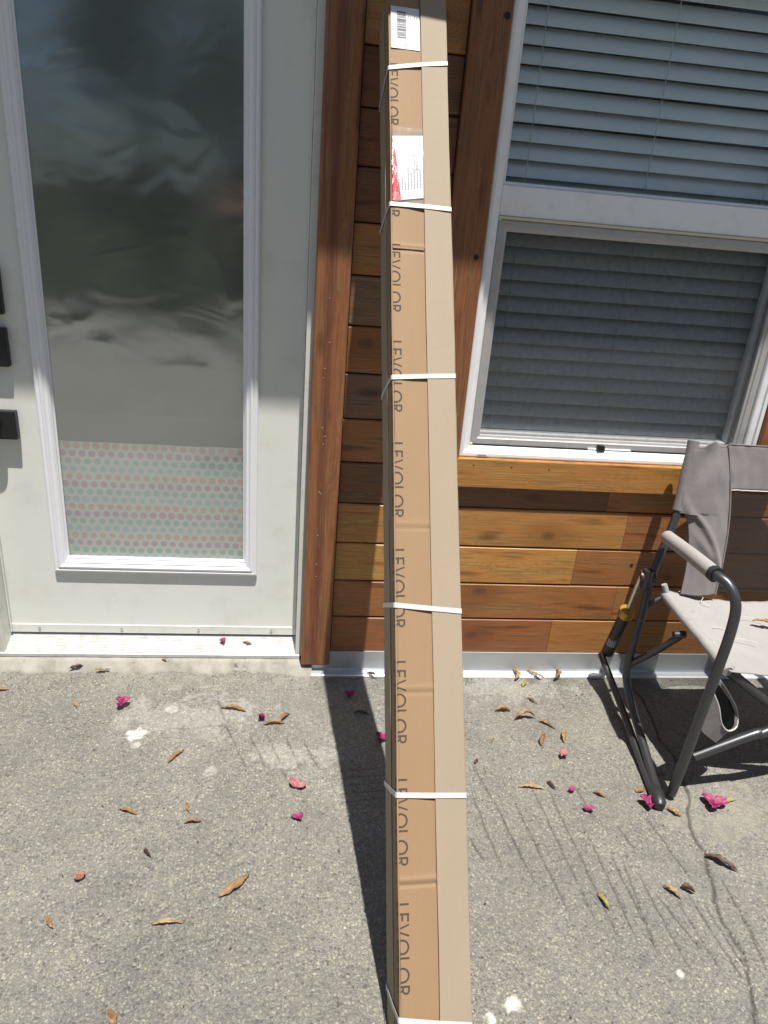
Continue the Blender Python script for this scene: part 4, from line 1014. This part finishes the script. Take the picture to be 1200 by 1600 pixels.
mb = MB(); rc = random.Random(21)
for k in range(260):
    if k < 150: x = rc.uniform(-.9, 1.5); y = -.04 - abs(rc.gauss(0, .06)) if x > .06 else -.03 - abs(rc.gauss(0, .05))
    else: x = rc.uniform(-.95, 1.45); y = rc.uniform(-1.2, -.05)
    q = rc.uniform(.0015, .0045); a = rc.uniform(0, 6.3); c, d = math.cos(a) * q, math.sin(a) * q; w = rc.uniform(.25, .6)
    mb.add([(x - c, y - d, .0030), (x + d * w, y - c * w, .0045), (x + c, y + d, .0032), (x - d * w, y + c * w, .0042), (x, y, .0058)], [(0, 1, 4), (1, 2, 4), (2, 3, 4), (3, 0, 4)])
tag(mb.build('leaf_crumbs', M['leaf_dark']), 'fine brown crumbs of dry leaf strewn over the concrete', 'leaf litter', kind='stuff')
def bract(size, seed):
    r = random.Random(seed); P = []
    for i in range(7):
        t = i / 6; w = size * .85 * math.sin(math.pi * (t * .90 + .06)) ** .7; row = []
        for j in range(-3, 4):
            s = j / 3; row.append((t * size, s * w / 2, size * (.30 * s * s * (1 - .4 * t) + .22 * math.sin(t * 2.4) + .10 * r.uniform(-1, 1))))
        P.append(row)
    return P
def blossom(x, y, z, rot, size, mat, label, nb=3, lift=.55):
    root = thing('fallen_blossom', (x, y, z), label, 'blossom', 'pink blossoms fallen on the patio')
    for k in range(nb):
        P = bract(size * .86 * rnd.uniform(.85, 1.1), int(abs(x * 1000)) + k); a = rot + k * 2 * math.pi / max(nb, 3) + rnd.uniform(-.3, .3); c, s = math.cos(a), math.sin(a)
        l = lift * rnd.uniform(.5, 1.3); cl, sl = math.cos(l), math.sin(l)
        Q = [[(px * cl - pz * sl, py, px * sl + pz * cl) for px, py, pz in row] for row in P]
        Q = [[(px * c - py * s, px * s + py * c, pz) for px, py, pz in row] for row in Q]
        mz = min(p[2] for row in Q for p in row)
        o = MB().grid([[(px + x, py + y, pz - mz + z + .001) for px, py, pz in row] for row in Q]).build('bract', M[mat], root, smooth=True)
        md = o.modifiers.new('thickness', 'SOLIDIFY'); md.thickness = .0003
BS = [(-.509, -.185, 0, .4, .034, 'petal', 'large magenta blossom left of the white paint spot', 3, .7),
 (-.088, -.252, 0, 1.6, .030, 'petal', 'magenta blossom leaning on dry leaves near the door casing', 2, .9),
 (.020, -.531, 0, .3, .034, 'petal_pale', 'faded pink blossom left of the carton shadow', 2, .3),
 (.024, -.633, 0, .9, .022, 'petal', 'small magenta blossom below the faded pink one', 3, .4),
 (-.457, -.795, 0, .9, .021, 'petal_dry', 'dried reddish blossom near the left edge of the concrete', 2, .6),
 (.262, -.345, 0, 2.2, .032, 'petal', 'magenta blossom half hidden behind the carton', 3, .7),
 (.774, -.558, 0, 1.2, .022, 'petal', 'upper of the two small magenta petals above the grooves', 2, .5),
 (.793, -.628, 0, .2, .022, 'petal', 'lower of the two small magenta petals above the grooves', 2, .5),
 (1.155, -.618, 0, .1, .042, 'petal', 'largest magenta blossom right of the chair foot', 3, .25),
 (.968, -.612, 0, 2.4, .036, 'petal', 'dark magenta blossom pressed beside the front foot of the chair', 3, .5),
 (.800, -.418, 0, 1.8, .030, 'petal_pale', 'pale pink withered petal below the curled leaves', 2, .5),
 (.181, -.141, 0, .5, .026, 'petal', 'blossom lying in the carton shadow by the flashing', 2, .5),
 (-.237, .060, .068, 1.2, .022, 'petal', 'small magenta blossom on the metal threshold', 3, .7),
 (-.235, -.015, .006, 2, .012, 'petal_pale', 'tiny pink crumb at the edge of the mortar strip', 2, .5)]
BS = BS[:-1]
for a in BS: blossom(*a)

# ================================================================== what the glass mirrors: trees across the drive, the photographer
def tree(x, y, h, rad, z0, label, n, seed):
    r = np.random.RandomState(seed)
    root = thing('shade_tree', (x, y, 0), label, 'tree', 'trees across the driveway')
    mb = MB(); pts = [(x, y, 0), (x + .1, y, z0 * .6), (x - .05, y + .1, z0 + 1), (x, y, h * .75)]
    mb.tube(smooth_path(pts, 4), [.22 - .014 * i for i in range(13)], 10)
    for k in range(6):
        a = k * 1.05 + seed; p0 = Vector((x, y, z0 + .3 + .2 * k)); p1 = p0 + Vector((math.cos(a) * rad * .4, math.sin(a) * rad * .4, .9)); p2 = p0 + Vector((math.cos(a) * rad * .85, math.sin(a) * rad * .85, 1.4))
        mb.tube([p0, p1, p2], [.08, .05, .02], 6)
    mb.build('trunk', M['bark'], root, smooth=True)
    nc = 46; cl = r.normal(size=(nc, 3)); cl /= np.linalg.norm(cl, axis=1)[:, None]; cl *= (r.rand(nc, 1) ** .4)
    cl = cl * [rad, rad, (h - z0) / 2] + [0, 0, (h + z0) / 2]
    ci = r.randint(0, nc, n); c = cl[ci] + r.normal(size=(n, 3)) * [.42, .42, .34]
    u = r.normal(size=(n, 3)); u /= np.linalg.norm(u, axis=1)[:, None]; v = np.cross(u, r.normal(size=(n, 3))); v /= np.linalg.norm(v, axis=1)[:, None]
    s = r.uniform(.09, .20, (n, 1)); q = np.stack([c - u * s, c + v * s * .5, c + u * s, c - v * s * .5], 1).reshape(-1, 3).astype(np.float32)
    me = bpy.data.meshes.new('crown'); me.vertices.add(len(q)); me.vertices.foreach_set('co', q.ravel())
    me.loops.add(len(q)); me.loops.foreach_set('vertex_index', np.arange(len(q), dtype=np.int32))
    me.polygons.add(n); me.polygons.foreach_set('loop_start', np.arange(0, len(q), 4, dtype=np.int32)); me.update()
    me.materials.append(M['tree_leaf']); o = link(bpy.data.objects.new('crown', me)); o.parent = root
for i, (x, y, h, rad, z0, lb) in enumerate([(-5.2, -11.2, 8, 3.0, 1.6, 'broad leafy tree mirrored at the left of the door glass'), (-1.2, -11.0, 8.5, 3.2, 1.5, 'tall leafy tree mirrored in the middle of the door glass'), (3.4, -11.4, 8, 3.1, 1.5, 'leafy tree across the drive facing the window'), (-8.8, -13, 9, 3.4, .8, 'far leafy tree at the left end of the row'), (-3.2, -14.5, 9, 3.6, .4, 'dense low tree behind the row, left of middle'), (1.2, -14.8, 9, 3.6, .4, 'dense low tree behind the row, right of middle'), (6.8, -12.5, 9, 3.5, .6, 'far leafy tree right of the middle of the row'), (9.5, -13.5, 9, 3.5, .4, 'dense leafy tree near the right end of the row'), (13, -13, 9, 3.6, .4, 'leafy tree at the right end of the row'), (4.4, -15.5, 10, 3.8, .4, 'tall dense tree behind the row at the right')]):
    tree(x, y, h, rad, z0, lb, 2600 if y > -12 else 1500, 11 + i)

def hedge():  # unseen hedge, added to keep the sunlit far lawn out of the reflection
    r = np.random.RandomState(5); n = 26000
    root = thing('added_hedge', (0, -13, 0), 'long grey green hedge added across the driveway to hide the sunlit lawn', 'hedge')
    mb = MB()
    for k in range(24): x = -17 + k * 1.5; mb.tube([(x, -13, 0), (x + .1, -12.9, .8), (x, -13, 1.5)], [.04, .03, .01], 6)
    tag(mb.build('stems', M['bark'], root), kind='stuff')
    c = np.stack([r.uniform(-18, 18, n), -13 + r.normal(size=n) * .45, r.uniform(0, 1, n) ** .8 * 2.1 + r.normal(size=n) * .1], 1) - [0, -13, 0]
    u = r.normal(size=(n, 3)); u /= np.linalg.norm(u, axis=1)[:, None]; v = np.cross(u, r.normal(size=(n, 3))); v /= np.linalg.norm(v, axis=1)[:, None]
    s = r.uniform(.06, .12, (n, 1)); q = np.stack([c - u * s, c + v * s * .5, c + u * s, c - v * s * .5], 1).reshape(-1, 3).astype(np.float32)
    me = bpy.data.meshes.new('foliage'); me.vertices.add(len(q)); me.vertices.foreach_set('co', q.ravel())
    me.loops.add(len(q)); me.loops.foreach_set('vertex_index', np.arange(len(q), dtype=np.int32))
    me.polygons.add(n); me.polygons.foreach_set('loop_start', np.arange(0, len(q), 4, dtype=np.int32)); me.update()
    me.materials.append(M['hedge_leaf']); o = link(bpy.data.objects.new('foliage', me)); o.parent = root
hedge()
def person():
    root = thing('person', (-.17, -2.47, 0), 'person in a grey shirt and dark trousers holding up a small camera', 'person')
    px, py = -.17, -2.47
    V = []; E = []; Rr = []
    def add(p, r, par=None):
        V.append(p); Rr.append(r if isinstance(r, tuple) else (r, r)); i = len(V) - 1
        if par is not None: E.append((par, i))
        return i
    pel = add((px, py, .94), (.155, .11)); sp = add((px, py + .01, 1.12), (.135, .10), pel); chs = add((px, py, 1.32), (.155, .11), sp); nk = add((px, py + .01, 1.45), .055, chs); hd0 = add((px, py + .02, 1.53), (.070, .08), nk); hd1 = add((px, py + .03, 1.63), (.078, .095), hd0); add((px, py + .02, 1.70), (.055, .07), hd1)
    for s in (-1, 1):
        hp = add((px + s * .095, py, .86), .092, pel); kn = add((px + s * .12, py + .02, .50), .060, hp); cf = add((px + s * .125, py - .01, .32), .056, kn); an = add((px + s * .13, py - .02, .085), .040, cf); he = add((px + s * .13, py - .01, .045), .042, an); add((px + s * .15, py + .17, .035), (.040, .030), he)
    for s in (-1, 1):
        sh = add((px + s * .185, py, 1.385), .060, chs)
        el = add((px + s * .37, py + .12, 1.46 if s < 0 else 1.24), .045, sh)
        wr = add((-.065 if s < 0 else .075, py + .345, 1.415 if s < 0 else 1.375), .029, el)
        pm = add((-.045 if s < 0 else .055, py + .385, 1.412 if s < 0 else 1.375), (.034, .024), wr)
        for k in range(4):
            b = add((-.030 + .004 * k if s < 0 else .040 - .004 * k, py + .412, 1.44 - .018 * k if s < 0 else 1.40 - .018 * k), .009, pm)
            t = add((-.012 if s < 0 else .022, py + .424, 1.437 - .017 * k if s < 0 else 1.397 - .017 * k), .008, b); add((.0 if s < 0 else .010, py + .418 - .002 * k, 1.434 - .016 * k if s < 0 else 1.394 - .016 * k), .007, t)
        th = add((-.035 if s < 0 else .045, py + .375, 1.375 if s < 0 else 1.345), .010, pm); add((-.015 if s < 0 else .025, py + .388, 1.368 if s < 0 else 1.342), .008, th)
    me = bpy.data.meshes.new('body'); me.from_pydata([tuple(Vector(v) - ORG[root]) for v in V], E, [])
    o = link(bpy.data.objects.new('body', me)); o.parent = root; ORG[o] = ORG[root]
    sk = o.modifiers.new('skin', 'SKIN')
    for i, d in enumerate(me.skin_vertices[0].data): d.radius = Rr[i]; d.use_root = (i == 0)
    o.modifiers.new('sub', 'SUBSURF').levels = 1; o.modifiers['sub'].render_levels = 1
    n = NT('skin_and_clothes'); g = n.n('SeparateXYZ', {0: n.pos()})
    z = g.outputs[2]; ax = n.math('ABSOLUTE', n.math('SUBTRACT', g.outputs[0], px)); yy = g.outputs[1]
    shirt = n.math('MULTIPLY', n.math('GREATER_THAN', z, .97), n.math('LESS_THAN', z, 1.455)); shirt = n.math('MULTIPLY', shirt, n.math('LESS_THAN', n.math('ADD', ax, n.math('MULTIPLY', n.math('GREATER_THAN', yy, py + .13), 2.)), .33))
    pants = n.math('MULTIPLY', n.math('LESS_THAN', z, .97), n.math('GREATER_THAN', z, .10))
    c = n.mix(shirt, (.42, .24, .16, 1), (.24, .26, .28, 1)); c = n.mix(pants, c, (.03, .035, .05, 1)); c = n.mix(n.math('LESS_THAN', z, .10), c, (.5, .5, .48, 1))
    me.materials.append(n.done(n.bsdf(color=c, rough=.75)))
    fm = mat_plain('face_detail', (.30, .15, .11), .6)
    MB().tube([(px, py + .105, 1.645), (px, py + .132, 1.605), (px, py + .115, 1.597)], [.008, .014, .010], 8).build('nose', fm, o, smooth=True)
    for s in (-1, 1):
        MB().tube([(px + s * .030, py + .100, 1.635), (px + s * .030, py + .112, 1.635)], .010, 10).build('eye', M['plastic_black'], o)
        MB().tube([(px + s * .078, py + .015, 1.60), (px + s * .092, py + .01, 1.62), (px + s * .080, py + .012, 1.65)], [.008, .012, .008], 8).build('ear', fm, o, smooth=True)
    MB().tube([(px - .024, py + .104, 1.565), (px, py + .114, 1.562), (px + .024, py + .104, 1.565)], .006, 8).build('mouth', fm, o, smooth=True)
    P = []
    for i in range(9):
        a = math.pi * .5 * i / 8; P.append([(px + .093 * math.cos(b) * math.sin(a + .02), py + .005 + .110 * math.sin(b) * math.sin(a + .02), 1.635 + .110 * math.cos(a) - (.05 * (math.sin(b) < .1) * (i == 8))) for b in [2 * math.pi * k / 20 for k in range(21)]])
    MB().grid(P).build('hair', mat_plain('brown_hair', (.05, .03, .02), .7), o, smooth=True)
    cm = thing('compact_camera', (.01, -2.02, 1.36), 'small black compact camera held by the person', 'camera')
    MB().box(-.04, .06, -2.045, -2.018, 1.362, 1.420).build('camera_body', M['plastic_black'], cm, bevel=.004, seg=2)
    MB().tube([(.012, -2.018, 1.390), (.012, -2.002, 1.390)], .022, 18).build('lens_barrel', M['black'], cm)
person()
